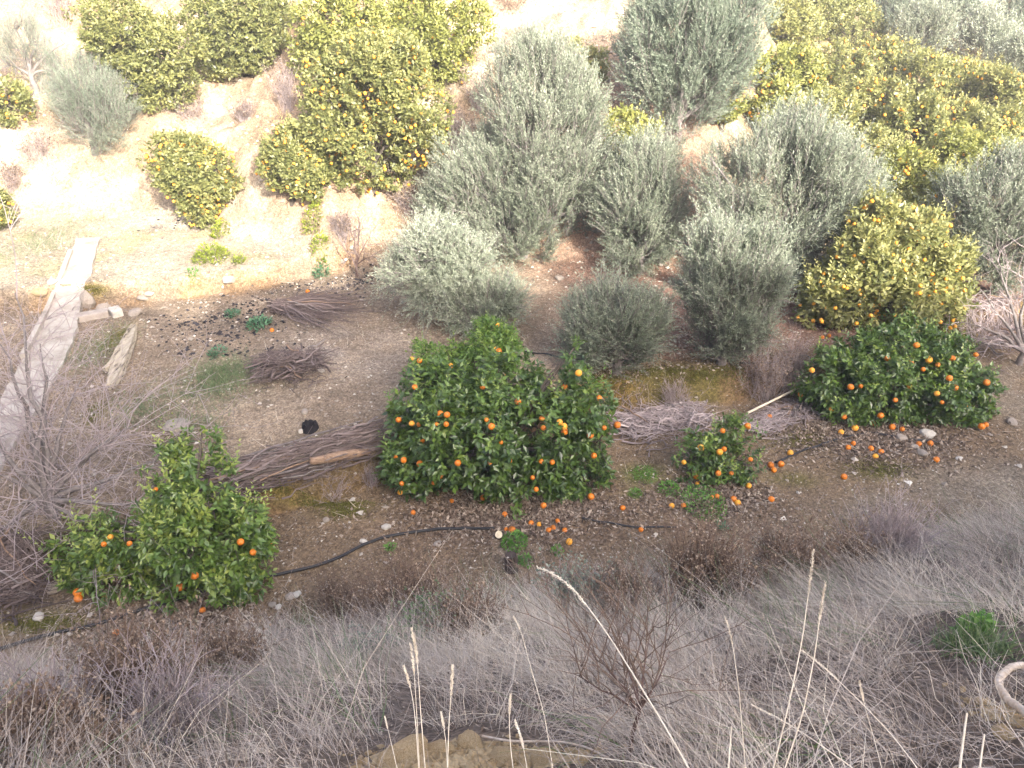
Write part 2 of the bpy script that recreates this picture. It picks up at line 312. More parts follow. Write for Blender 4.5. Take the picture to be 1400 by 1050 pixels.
for (u, v, ru, rv_, c, st) in SPOTS:
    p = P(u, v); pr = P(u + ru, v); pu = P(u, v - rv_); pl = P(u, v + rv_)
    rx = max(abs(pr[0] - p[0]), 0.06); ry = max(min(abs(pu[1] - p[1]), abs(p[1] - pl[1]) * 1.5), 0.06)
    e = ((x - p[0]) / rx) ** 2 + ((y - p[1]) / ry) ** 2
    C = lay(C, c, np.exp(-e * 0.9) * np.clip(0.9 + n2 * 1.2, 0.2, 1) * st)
idx = np.arange(len(x)).reshape(X.shape)
Fq = np.stack([idx[:-1, :-1], idx[:-1, 1:], idx[1:, 1:], idx[1:, :-1]], -1).reshape(-1, 4)
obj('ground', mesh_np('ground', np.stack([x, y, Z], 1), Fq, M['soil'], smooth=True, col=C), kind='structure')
HAZE = 0.0021
# ------------------------------------------------------------ leaves
def leaves_folded(p, d, s, L, W, rnd, fold=0.18, droop=0.12):
    n = np.cross(s, d); L = L[:, None]; W = W[:, None]
    b = p; m = p + d * L * 0.5 - n * W * fold; t = p + d * L - n * L * droop
    r = p + d * L * 0.45 + s * W / 2; l = p + d * L * 0.45 - s * W / 2
    V = np.stack([b, r, t, l, m], 1).reshape(-1, 3)
    i = np.arange(len(p))[:, None] * 5
    F = np.concatenate([i + np.array([[0, 1, 2, 4]]), i + np.array([[0, 4, 2, 3]])])
    return V, F, np.repeat(rnd, 5)
def leaves_flat(p, d, s, L, W, rnd):
    L = L[:, None]; W = W[:, None]
    V = np.stack([p, p + d * L * 0.5 + s * W / 2, p + d * L, p + d * L * 0.5 - s * W / 2], 1).reshape(-1, 3)
    F = np.arange(len(p))[:, None] * 4 + np.array([[0, 1, 2, 3]])
    return V, F, np.repeat(rnd, 4)
def blob_arr(blobs, y0):
    """(u, v, radius px[, dy[, squash]]) -> centres, radii in metres"""
    c, r = [], []
    for b in blobs:
        u, v, rp = b[:3]; dy = b[3] if len(b) > 3 else 0.0
        yy = y0 + dy; q = PD(u, v, yy); t = yy / ray(u, v)[1]
        R = rp * t / FPX; c.append(q); r.append((R, R * 1.0, R * 0.95))
    return np.array(c), np.array(r)
def shell_points(c, r, n, inner=0.18, gap=0.36, gfreq=3.0, upbias=0.15, seed=0, zmin=0.06, clump=0.0):
    w = (r[:, 0] ** 2); w = w / w.sum(); out = []
    k = RNG.choice(len(c), size=n * 3, p=w)
    d = rv(n * 3); d[:, 2] += upbias; d = nrm(d)
    rad = 1.0 - np.abs(RNG.normal(size=n * 3)) * 0.16 + 0.04
    out_ = RNG.random(n * 3) < 0.10; rad[out_] += 0.22 * RNG.random(out_.sum())
    ins = RNG.random(n * 3) < inner; rad[ins] = 0.35 + 0.45 * RNG.random(ins.sum())
    # the crown is made of boughs: small clumps that stand on the outline, each leafy on its outside
    lump = 1 + 0.5 * fbm(d[:, 0] * 2.2 + k * 7.3 + seed, d[:, 2] * 2.2 + d[:, 1] * 2.0, 200 + seed, 3)
    if clump > 0:
        area = 4 * math.pi * (r[:, 0] ** 2).sum(); m = int(max(14, min(520, area / clump ** 2 * 0.9)))
        kc = RNG.choice(len(c), size=m, p=w); dc = rv(m); dc[:, 2] += upbias; dc = nrm(dc)
        lc = 1 + 0.5 * fbm(dc[:, 0] * 2.2 + kc * 7.3 + seed, dc[:, 2] * 2.2 + dc[:, 1] * 2.0, 200 + seed, 3)
        rc = np.minimum(clump, .5 * r[kc][:, 0]) * (0.55 + 0.6 * RNG.random(m))
        cc = c[kc] + dc * np.maximum(r[kc] * ((0.80 + 0.26 * RNG.random(m) ** 0.8) * lc)[:, None] - rc[:, None] * .7, .02)
        a = RNG.choice(m, size=n * 3, p=rc ** 2 / (rc ** 2).sum()); dl = nrm(rv(n * 3) + dc[a] * 0.75)
        p = cc[a] + dl * (rc[a] * (0.75 + 0.3 * RNG.random(n * 3)))[:, None]; k = kc[a]; d = nrm(dc[a] * 0.6 + dl * 0.8)
        st = (RNG.random(n * 3) < inner * 0.5); p[st] = c[k[st]] + (p[st] - c[k[st]]) * 0.6
    else: p = c[k] + d * r[k] * (rad * lump)[:, None]
    keep = np.ones(len(p), bool)
    for j in range(len(c)):
        q = np.linalg.norm((p - c[j]) / r[j], axis=1)
        keep &= ~((q < 0.66) & (k != j) & (RNG.random(len(p)) < 0.8))
    g = vn(p[:, 0] * gfreq + p[:, 1] * 1.3, p[:, 2] * gfreq - p[:, 1] * gfreq * 0.8, 300 + seed)
    keep &= (g > gap) | (RNG.random(len(p)) < 0.22)
    keep &= p[:, 2] > terrain(p[:, 0], p[:, 1]) + zmin
    sel = np.nonzero(keep)[0][:n]
    return p[sel], d[sel], k[sel]
LEAF_MESH = {}
def leaf_mesh(matname, i):
    key = (matname, i)
    if key not in LEAF_MESH:
        z0 = np.zeros((1, 3))
        V, F, r = leaves_folded(z0, np.array([[0, 1.0, 0]]), np.array([[1.0, 0, 0]]), np.array([1.0]), np.array([0.46]), np.array([0.08 + 0.11 * i]))
        LEAF_MESH[key] = mesh_np('leaf', V, F, M[matname], r)
    return LEAF_MESH[key]
def ico(name, sub, mat, bumpy=0.0, sc=(1, 1, 1), seed=0):
    import bmesh
    bm = bmesh.new(); bmesh.ops.create_icosphere(bm, subdivisions=sub, radius=1.0)
    rr = random.Random(seed); ph = [rr.uniform(0, 9) for _ in range(6)]
    for v in bm.verts:
        c = v.co; f = 1.0
        if bumpy:
            f += bumpy * (math.sin(c.x * 2.3 + ph[0]) * math.sin(c.y * 2.9 + ph[1]) + 0.6 * math.sin(c.z * 4.1 + ph[2]) * math.sin(c.x * 4.7 + ph[3]) + 0.5 * rr.uniform(-1, 1))
        v.co = Vector((c.x * f * sc[0], c.y * f * sc[1], c.z * f * sc[2]))
    me = bpy.data.meshes.new(name); bm.to_mesh(me); bm.free(); me.materials.append(mat)
    for p in me.polygons: p.use_smooth = not bumpy
    return me
def orange_mesh(name, mat):
    me = ico(name, 3, mat, 0, (1, 1, 0.96))
    for v in me.vertices:                                                # the dimple at the stalk
        h = math.hypot(v.co.x, v.co.y)
        if v.co.z > 0.6 and h < 0.3: v.co.z -= 0.10 * (1 - h / 0.3)
    return me
ORM = [orange_mesh('orange', M['orange']), orange_mesh('orange', M['orange_pale']), orange_mesh('orange', M['orange_dull'])]
ORANGES_LOW = ico('orange_low', 1, M['orange'])
def low_fruit(pts, rad, base):
    v = np.array([w.co for w in ORANGES_LOW.vertices]); f = np.array([list(q.vertices) for q in ORANGES_LOW.polygons])
    n = len(pts); V = (pts[:, None] - base + v[None] * rad[:, None, None]).reshape(-1, 3)
    F = (np.arange(n)[:, None, None] * len(v) + f[None]).reshape(-1, 3)
    return V, F
def limbs(base, c, r, trunk_h, r0, mat, root, nsub=40, pts=None, lean=(0, 0)):
    top = np.array([base[0] + lean[0], base[1] + lean[1], base[2] + trunk_h])
    Pt = np.array([[base - np.array([0, 0, 0.12]), base + (top - base) * 0.35 + np.array([0.02, 0.01, 0]), base + (top - base) * 0.7, top]])
    V, F = tubes(Pt, np.array([[r0 * 1.35, r0, r0 * 0.9, r0 * 0.85]]), 8)
    obj('trunk', mesh_np('trunk', V - base, F, mat, smooth=True), root)
    for j in range(len(c)):
        d = c[j] - top; L = np.linalg.norm(d)
        mid = top + d * 0.5 + np.array([0, 0, 0.12 * L]) + RNG.normal(size=3) * 0.06 * L
        t = np.linspace(0, 1, 6)[:, None]
        q = (1 - t) ** 2 * top + 2 * t * (1 - t) * mid + t * t * (c[j] + RNG.normal(size=3) * 0.1 * r[j])
        V, F = tubes(q[None], (r0 * np.linspace(0.6, 0.2, 6))[None], 6)
        obj('branch', mesh_np('branch', V - base, F, mat, smooth=True), root)
    if pts is not None and len(pts):
        sel = RNG.choice(len(pts), min(nsub, len(pts)), replace=False); e = pts[sel]
        k = np.argmin(((e[:, None] - c[None]) ** 2).sum(-1), 1); s0 = c[k] + (e - c[k]) * 0.08 * RNG.random((len(e), 1))
        t = np.linspace(0, 1, 4)[None, :, None]
        q = s0[:, None] * (1 - t) + e[:, None] * t; q[:, 1:3] += RNG.normal(size=(len(e), 2, 3)) * 0.03
        V, F = tubes(q, np.tile(np.linspace(r0 * 0.2, 0.004, 4), (len(e), 1)), 3)
        obj('twigs', mesh_np('twigs', V - base, F, mat), root, kind='stuff')
def citrus(label, base, blobs, n_sprig=900, leafL=0.085, mat='citrus_near', near=False, fruit=0, fruit_px=(), group=None, trunk_h=0.35, r0=0.05,
           name='orange_tree', gap=0.36, y0=None, cat_='tree', light=0.0, flat=False, seed=0, per=8, lean=(0, 0), frad=0.038, young=0.02, clump=0.20, big=1.04):
    blobs = [(b[0], b[1], b[2] * big) + tuple(b[3:]) for b in blobs]
    if len(base) == 2: base = P(*base)
    base = np.array(base, float)
    c, r = blob_arr(blobs, y0 if y0 is not None else base[1])
    if y0 is not None: base[1] = y0 + 0.05; base[2] = tz(base[0], base[1])
    root = thing(name, label, cat_, base, group)
    p, d, k = shell_points(c, r, n_sprig, gap=gap - .1, seed=seed, clump=clump)
    n = len(p)
    ax = nrm(d * 0.75 + np.array([0, 0, 0.25]) + RNG.normal(size=(n, 3)) * 0.45)
    s, t = perp(ax)
    sprig_r = RNG.random(n) ** 1.3 * 0.75; topness = np.clip(d[:, 2], 0, 1) * 0.12
    Ps, Ds, Ss, Ls, Ws, Rs = [], [], [], [], [], []
    SL = leafL * 1.9
    for i in range(per):
        a = i * 2.4 + RNG.random(n) * 0.9; f = (i + 0.5) / per
        rad = s * np.cos(a)[:, None] + t * np.sin(a)[:, None]
        q = p + ax * (SL * (f - 0.7))
        dd = nrm(ax * (0.35 + 0.7 * f) + rad * 0.9 + RNG.normal(size=(n, 3)) * 0.22 - np.array([0, 0, 0.22]))
        # blades turn their upper side to the sky and outwards
        side = nrm(np.cross(dd, nrm(d * 0.5 + np.array([0, 0, 0.8]) + RNG.normal(size=(n, 3)) * 0.45)))
        L = leafL * (0.65 + 0.6 * RNG.random(n))
        Ps.append(q); Ds.append(dd); Ss.append(side); Ls.append(L); Ws.append(L * (0.42 + 0.12 * RNG.random(n)))
        Rs.append(np.clip(sprig_r * 0.7 + RNG.random(n) * 0.30 + light + topness, 0, 1))
    p2 = np.concatenate(Ps); d2 = np.concatenate(Ds); s2 = np.concatenate(Ss); L2 = np.concatenate(Ls); W2 = np.concatenate(Ws); R2_ = np.concatenate(Rs)
    ns_ = max(3, int(n * young)); us = np.nonzero((d[:, 2] > 0.25) & (np.linalg.norm(p - c[k], axis=1) > r[k][:, 0] * .8))[0]
    if len(us):
        us = RNG.choice(us, min(ns_, len(us)), replace=False); a_ = nrm(d[us] * .5 + np.array([0, 0, .9]) + RNG.normal(size=(len(us), 3)) * .25); s_, t_ = perp(a_)
        Ly = leafL * (2.2 + 2.6 * RNG.random(len(us)))
        for i in range(12):
            an_ = i * 2.4 + RNG.random(len(us)); ra = s_ * np.cos(an_)[:, None] + t_ * np.sin(an_)[:, None]; f = (i + .5) / 12
            q = p[us] + a_ * (Ly * f)[:, None]; dd = nrm(a_ * .8 + ra); L = leafL * .8 * (.7 + .5 * RNG.random(len(us))) * (1.15 - .5 * f)
            p2 = np.vstack([p2, q]); d2 = np.vstack([d2, dd]); s2 = np.vstack([s2, nrm(np.cross(dd, a_))]); L2 = np.concatenate([L2, L]); W2 = np.concatenate([W2, L * .45])
            R2_ = np.concatenate([R2_, np.clip(.62 + light + .3 * RNG.random(len(us)), 0, 1)])
    k_ex = len(p2) - n * per
    if near:
        p2a, p2 = p2, p2[:n * per]; oi = np.tile(d, (per, 1)); toC = nrm(CAM - p2); sc = (oi * toC).sum(1)
        ce = c[np.tile(k, per)]; prox = -np.linalg.norm(p2 - CAM, axis=1)
        out = np.ones(len(p2), bool)
        for j in range(len(c)): out &= np.linalg.norm((p2 - c[j]) / r[j], axis=1) > 0.93
        cand = np.nonzero(out & (sc > 0.25))[0]
        if len(cand) < 300: cand = np.argsort(-sc)[:600]
        sel = RNG.choice(cand, min(300, len(cand)), replace=False)
        for i in sel:
            X_ = Vector(s2[i]); Y_ = Vector(d2[i]); Z_ = X_.cross(Y_)
            mtx = Matrix((X_, Y_, Z_)).transposed()
            o = bpy.data.objects.new('leaf', leaf_mesh(mat, int(min(7, R2_[i] * 8)))); o.parent = root
            o.location = Vector(p2[i] - base); o.rotation_mode = 'QUATERNION'; o.rotation_quaternion = mtx.to_quaternion()
            o.scale = (L2[i] * 1.05,) * 3; COL.objects.link(o)
        p2 = p2a; mk = np.ones(len(p2), bool); mk[sel] = False
        p2, d2, s2, L2, W2, R2_ = p2[mk], d2[mk], s2[mk], L2[mk], W2[mk], R2_[mk]
    if flat: V, F, rr = leaves_flat(p2, d2, s2, L2 * 1.1, W2 * 1.1, R2_)
    else: V, F, rr = leaves_folded(p2, d2, s2, L2, W2, R2_)
    obj('foliage', mesh_np('foliage', V - base, F, M[mat], rr), root, kind='stuff')
    limbs(base, c, r, trunk_h, r0, M['bark'], root, pts=p, nsub=90 if near else 30, lean=lean)
    if fruit:
        fp, fd, _ = shell_points(c, r, fruit, inner=0, gap=0.0, upbias=0.0, seed=seed + 5)
        toc = nrm(CAM - fp); fp = fp + toc * 0.02
        V, F = low_fruit(fp, frad * (0.85 + 0.3 * RNG.random(len(fp))), base)
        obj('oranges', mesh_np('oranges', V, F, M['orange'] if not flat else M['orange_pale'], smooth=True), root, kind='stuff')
    for q in fruit_px:                                                   # each orange one can see: on the surface of the crown
        u, v = q[0], q[1]; px = q[2] if len(q) > 2 else 10; pale = len(q) > 3
        rr_ = ray(u, v); best = None
        for j in range(len(c)):
            oc = (CAM - c[j]) / r[j]; dd = rr_ / r[j]
            A = dd @ dd; B = oc @ dd; Cc = oc @ oc - 0.95 ** 2; D = B * B - A * Cc
            if D > 0:
                tt = (-B - math.sqrt(D)) / A
                if best is None or tt < best: best = tt
        if best is None:
            j = int(np.argmin([np.linalg.norm(np.cross(c[j] - CAM, nrm(rr_))) - r[j][0] for j in range(len(c))]))
            best = float((c[j] - CAM) @ rr_ / (rr_ @ rr_))
        R = px * 0.46 * best / FPX * random.uniform(.88, 1.08)
        q3 = CAM + rr_ * (best - random.choice((.10, .07, .04, .0)))
        q3[2] = max(q3[2], tz(q3[0], q3[1]) + R)
        o = bpy.data.objects.new('orange', ORM[1 if pale else 0]); o.parent = root; o.location = Vector(q3 - base)
        o.scale = (R, R, R); o.rotation_euler = (random.uniform(-.6, .6), random.uniform(-.6, .6), random.uniform(0, 6)); COL.objects.link(o)
    return root
def olive(label, base, blobs, n_shoot=700, leafL=0.06, mat='olive', group=None, name='olive_tree', y0=None, gap=0.34, seed=0, up=0.85, SL=0.42,
          per=24, light=0.0, trunk_h=0.4, r0=0.07, stems=3, cat_='tree', barkm='bark_grey', Wf=0.20, droop=0.0):
    if len(base) == 2: base = P(*base)
    base = np.array(base, float); root = thing(name, label, cat_, base, group)
    c, r = blob_arr(blobs, y0 if y0 is not None else base[1])
    q_ = 6; p, d, k = shell_points(c, r * 1.12, int(n_shoot * 1.8 / q_), inner=0.22, gap=gap - .06, gfreq=1.6, upbias=0.35, seed=seed, clump=.36 * SL / .42)
    pl_r = np.repeat(RNG.random(len(p)), q_); pj = nrm(RNG.normal(size=(len(p), 3))) * 0.32; p = np.repeat(p, q_, 0); d = np.repeat(d, q_, 0)
    n = len(p); off = RNG.normal(size=(n, 3)) * np.array([0.065, 0.065, 0.10]) * SL / .42; p = p + off
    rel = nrm(p - np.array([base[0], base[1], base[2] + 0.2]))
    ax = nrm(d * 0.50 + rel * 0.35 + np.array([0, 0, up * 0.75]) + np.repeat(pj, q_, 0) + off * 1.8 + RNG.normal(size=(n, 3)) * 0.10)
    s, t = perp(ax); LL = SL * (0.6 + 0.7 * RNG.random(n))
    bend = RNG.normal(size=(n, 3)) * 0.12 - np.array([0, 0, droop])
    shoot_r = RNG.random(n) * 0.2 + pl_r * .28 + np.clip(d[:, 2], 0, 1) * 0.12 + 0.28 * vn(p[:, 0] * 1.5, p[:, 2] * 1.5 + p[:, 1], 77)
    Ps, Ds, Ss, Ls, Ws, Rs = [], [], [], [], [], []
    for i in range(per):
        f = (i + RNG.random(n)) / per; a = i * 1.57 + RNG.random(n) * 1.2
        rad = s * np.cos(a)[:, None] + t * np.sin(a)[:, None]
        q = p + ax * (LL * (f - 0.5))[:, None] + bend * ((f ** 2) * LL)[:, None]
        dd = nrm(ax * 0.9 + rad * 0.75 + bend * 0.5)
        side = nrm(np.cross(dd, rv(n) + np.array([0, 0, 0.6])))
        L = leafL * (0.7 + 0.6 * RNG.random(n)) * (1.15 - 0.4 * f)
        Ps.append(q); Ds.append(dd); Ss.append(side); Ls.append(L); Ws.append(L * Wf)
        Rs.append(np.clip(shoot_r + RNG.random(n) * 0.22 + light + (f - 0.5) * 0.34, 0, 1))
    V, F, rr = leaves_flat(*[np.concatenate(z) for z in (Ps, Ds, Ss, Ls, Ws, Rs)])
    obj('foliage', mesh_np('foliage', V - base, F, M[mat], rr), root, kind='stuff')
    q = curved(p - ax * (LL * 0.7)[:, None], ax, LL * 1.1, 3, bend)[::2]
    V, F = tubes(q, np.tile(np.array([0.005, 0.004, 0.0015]), (len(q), 1)), 3)
    obj('shoots', mesh_np('shoots', V - base, F, M[barkm]), root, kind='stuff')
    limbs(base, c, r, trunk_h, r0, M[barkm], root, pts=p, nsub=40)
    return root
# ------------------------------------------------------------ the near orange trees (in the shade)
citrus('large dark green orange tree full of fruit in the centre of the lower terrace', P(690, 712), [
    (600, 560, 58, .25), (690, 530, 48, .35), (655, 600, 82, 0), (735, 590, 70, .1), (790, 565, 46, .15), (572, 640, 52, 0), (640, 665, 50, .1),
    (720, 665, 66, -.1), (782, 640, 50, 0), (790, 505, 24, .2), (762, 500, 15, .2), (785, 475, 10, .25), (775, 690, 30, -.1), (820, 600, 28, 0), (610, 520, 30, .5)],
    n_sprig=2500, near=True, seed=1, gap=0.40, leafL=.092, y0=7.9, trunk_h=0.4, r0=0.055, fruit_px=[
    (567, 529, 9), (708, 549, 11), (660, 529, 9), (602, 566, 12), (611, 567, 10), (610, 580, 9), (545, 574, 9), (563, 579, 9, 1), (573, 580, 8), (578, 603, 8), (672, 583, 11),
    (665, 574, 8), (552, 629, 10), (541, 624, 7), (574, 634, 10), (626, 633, 10), (670, 632, 9), (772, 529, 11), (791, 510, 10, 1), (819, 544, 10), (741, 572, 9), (743, 585, 9), (765, 577, 10, 1),
    (771, 583, 10, 1), (772, 590, 11), (807, 595, 11), (844, 581, 11), (826, 585, 7), (812, 623, 9), (740, 631, 8), (755, 632, 8), (728, 653, 8), (733, 669, 8), (602, 651, 9), (593, 660, 8),
    (547, 673, 9, 1), (743, 691, 10), (808, 679, 10), (661, 699, 10), (549, 661, 7), (597, 580, 7), (618, 690, 7), (697, 630, 7), (685, 605, 7)])
citrus('bright green orange sapling with narrow leaves just behind the large central orange tree', P(628, 545), [
    (575, 488, 22, .1), (600, 500, 26), (590, 520, 22), (622, 492, 22, .1), (665, 470, 34, .2), (690, 480, 24, .1), (650, 500, 26), (672, 505, 28, -.1), (628, 525, 24, -.1)],
    n_sprig=1300, leafL=0.055, mat='citrus_young', near=True, seed=2, gap=0.36, y0=9.3, trunk_h=0.25, r0=0.03, light=0.02, fruit_px=[
    (574, 493, 9), (563, 490, 7, 1), (595, 508, 9, 1), (616, 500, 9, 1), (682, 480, 10), (676, 477, 7, 1), (693, 513, 7, 1), (680, 444, 6, 1)])
citrus('straggly orange tree at the left with an upright shoot and few oranges', P(225, 868), [
    (270, 612, 28, .5), (245, 635, 28, .45), (280, 650, 30, .35), (240, 672, 30, .2), (277, 592, 18, .5), (224, 622, 12, .5), (62, 728, 14, .1), (285, 690, 30, .1), (215, 700, 30, .2), (210, 735, 44, 0), (140, 755, 38, 0), (95, 755, 32, .1), (165, 790, 40, -.1), (120, 795, 28, 0),
    (265, 740, 48, -.1), (325, 735, 40, 0), (300, 780, 46, -.15), (335, 800, 30, -.1), (250, 810, 42, -.2), (300, 835, 32, -.2), (70, 730, 12, .1), (190, 640, 10, .5), (222, 655, 12, .5), (345, 715, 22, 0), (230, 850, 30, -.2), (275, 850, 30, -.2), (320, 830, 26, -.15), (150, 830, 24, -.1), (75, 760, 24, .1)],
    n_sprig=1900, young=.05, near=True, seed=3, gap=0.5, y0=6.15, big=1.12, trunk_h=0.45, r0=0.04, light=0.20, leafL=0.08, fruit_px=[
    (106, 810, 13), (107, 818, 12), (246, 803, 12), (266, 787, 12), (329, 741, 11), (346, 755, 11), (371, 747, 10), (177, 743, 9), (142, 744, 8), (151, 734, 8, 1), (278, 838, 9), (160, 866, 10), (213, 669, 7)])
citrus('broad orange tree on the right of the lower terrace with oranges beneath it', P(1205, 600), [
    (1230, 478, 46, .4), (1240, 460, 26, .5), (1180, 492, 38, .3), (1280, 490, 38, .3), (1140, 520, 44, .1), (1200, 530, 52, 0), (1265, 530, 52, 0), (1318, 525, 34, .1), (1160, 560, 38, -.1), (1225, 570, 36, -.1), (1310, 570, 36, -.1), (1340, 545, 26, 0), (1115, 525, 24, .1), (1235, 590, 18, -.2), (1190, 585, 20, -.2)],
    n_sprig=2400, near=True, seed=4, gap=0.40, light=.04, y0=9.6, trunk_h=0.35, r0=0.05, fruit_px=[
    (1110, 506, 9, 1), (1163, 529, 9), (1177, 528, 7), (1213, 490, 8), (1253, 472, 9), (1270, 492, 10, 1), (1246, 495, 8), (1282, 499, 8), (1302, 490, 9), (1334, 485, 8), (1298, 517, 10), (1349, 523, 11), (1306, 530, 9),
    (1243, 528, 8), (1281, 538, 9, 1), (1224, 547, 8), (1319, 555, 8), (1137, 559, 9, 1), (1154, 570, 9), (1204, 568, 9), (1217, 593, 10), (1169, 585, 10, 1), (1189, 593, 9), (1342, 583, 10), (1346, 586, 8), (1233, 588, 8), (1095, 539, 9), (1288, 550, 6), (1262, 505, 7)])
citrus('small thin orange sapling with fruit on the lower terrace between the two large orange trees', P(952, 682), [
    (1005, 590, 22, .2), (985, 610, 20, .2), (950, 620, 24, 0), (975, 635, 24, 0), (1010, 630, 24, 0), (995, 655, 22, -.1), (1030, 600, 12, .1), (940, 645, 18, 0), (1045, 655, 16, 0), (1030, 670, 14, -.1), (955, 655, 16, 0)],
    n_sprig=330, leafL=0.072, near=True, seed=6, gap=0.58, young=.05, big=1.3, y0=8.05, trunk_h=0.2, r0=0.022, light=0.08, name='orange_sapling', fruit_px=[
    (958, 612, 10, 1), (984, 618, 10, 1), (990, 614, 8), (1022, 582, 10), (1023, 584, 8, 1), (988, 589, 8), (1026, 628, 8), (951, 651, 10), (957, 655, 9), (982, 647, 9), (1000, 647, 8), (935, 632, 7, 1), (1021, 678, 8, 1), (953, 663, 6, 1)])
# ------------------------------------------------------------ sunlit orange trees on the far slope
GR = 'orange trees on the sunlit slope'
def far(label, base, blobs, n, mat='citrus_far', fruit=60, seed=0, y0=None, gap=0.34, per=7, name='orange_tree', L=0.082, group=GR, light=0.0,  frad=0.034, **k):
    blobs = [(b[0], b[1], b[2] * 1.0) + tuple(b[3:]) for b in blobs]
    return citrus(label, base, blobs, n_sprig=int(n * 1.9), leafL=L, mat=mat, fruit=int(fruit * 1.2), group=group, gap=gap, seed=seed, per=per, flat=True, light=light + .07, name=name, r0=0.06, y0=y0, frad=frad, clump=.30, **k)  # far leaves shifted paler: sunlit brightness put into the tint
far('dense orange tree with bunches of fruit, left of the tallest olive tree', (512, 262), [(510, 105, 58), (468, 160, 48), (562, 150, 50), (505, 205, 56), (445, 110, 34), (578, 195, 34), (540, 90, 40), (480, 235, 26), (540, 235, 24)], 2300, fruit=330, seed=11, gap=0.3)
far('round orange bush full of fruit hanging over the pale bank at left', (285, 300), [(270, 235, 50), (235, 222, 34), (294, 255, 28), (280, 285, 32), (302, 220, 18), (295, 310, 22)], 1150, fruit=150, seed=12)
far('low spreading orange bush just left of the dense orange tree', (400, 275), [(398, 215, 36), (380, 235, 26), (425, 240, 34), (400, 195, 26), (440, 215, 22)], 900, fruit=110, seed=13)
far('olive green orange tree at the top left with a bare gap beside it', (190, 150), [(165, 45, 46), (130, 25, 34), (210, 70, 44), (230, 110, 34), (195, 115, 32), (240, 55, 34), (215, 135, 24)], 1500, fruit=0, seed=14)
far('tall rounded orange tree at the top edge, second from the left', (335, 105), [(325, 40, 58), (300, 15, 46), (360, 65, 40), (345, 10, 44), (290, 70, 34), (380, 30, 26)], 1700, fruit=0, seed=15, light=-.05)
far('yellowing orange tree at the top edge above the pale cliff', (455, 100), [(450, 40, 44), (480, 20, 44), (500, 60, 44), (430, 75, 30), (470, 85, 34)], 1200, mat='citrus_yellow', fruit=40, seed=16, gap=0.42)
far('yellow leaved orange tree behind the dense orange tree, next to the pale rock face', (600, 120), [(570, 30, 44), (610, 50, 40), (590, 85, 38), (645, 30, 30), (555, 70, 34), (630, 90, 24)], 1300, mat='citrus_yellow', fruit=30, seed=17, gap=0.42)
far('small dark orange bush cut off by the left edge, beneath the grey shrubs', (5, 165), [(10, 140, 28), (-15, 130, 34), (28, 150, 18)], 380, fruit=24, seed=18)
far('orange bush just peeking in at the left edge above the concrete path', (-6, 315), [(-12, 285, 27), (0, 300, 14)], 260, fruit=22, seed=19, light=.05)
far('bright yellow green bush between the two largest olive trees', (855, 250), [(850, 180, 26), (880, 190, 24), (845, 215, 22), (905, 200, 12), (840, 235, 16), (865, 165, 16)], 560, mat='citrus_yellow', fruit=12, seed=20, name='citrus_bush', light=.05)
far('small sparse green bush under the pale rock face at top centre', (800, 120), [(775, 72, 20), (800, 95, 26), (820, 80, 14), (760, 60, 14)], 420, fruit=8, seed=21, name='citrus_bush', light=.12)
far('large sunlit orange tree thick with fruit behind the broad shaded orange tree', (1225, 445), [(1230, 330, 48, .3), (1190, 360, 50, .1), (1270, 370, 46, .1), (1230, 400, 54), (1150, 405, 44), (1290, 415, 34), (1120, 420, 30), (1200, 300, 34, .5), (1260, 315, 34, .5), (1305, 385, 22), (1180, 435, 20)], 2600, fruit=280, seed=22, gap=0.33, L=0.085, light=.06)
far('yellow orange tree above the large sunlit fruit-laden tree', (1250, 340), [(1250, 265, 46), (1215, 290, 34), (1290, 270, 34), (1235, 235, 34), (1275, 300, 24)], 1150, mat='citrus_yellow', fruit=60, seed=23)
far('yellow orange tree to the right of the grey pile of prunings', (1330, 265), [(1330, 215, 36), (1300, 235, 32), (1365, 220, 32), (1345, 250, 20), (1310, 195, 28)], 950, mat='citrus_yellow', fruit=50, seed=24, light=-.05)
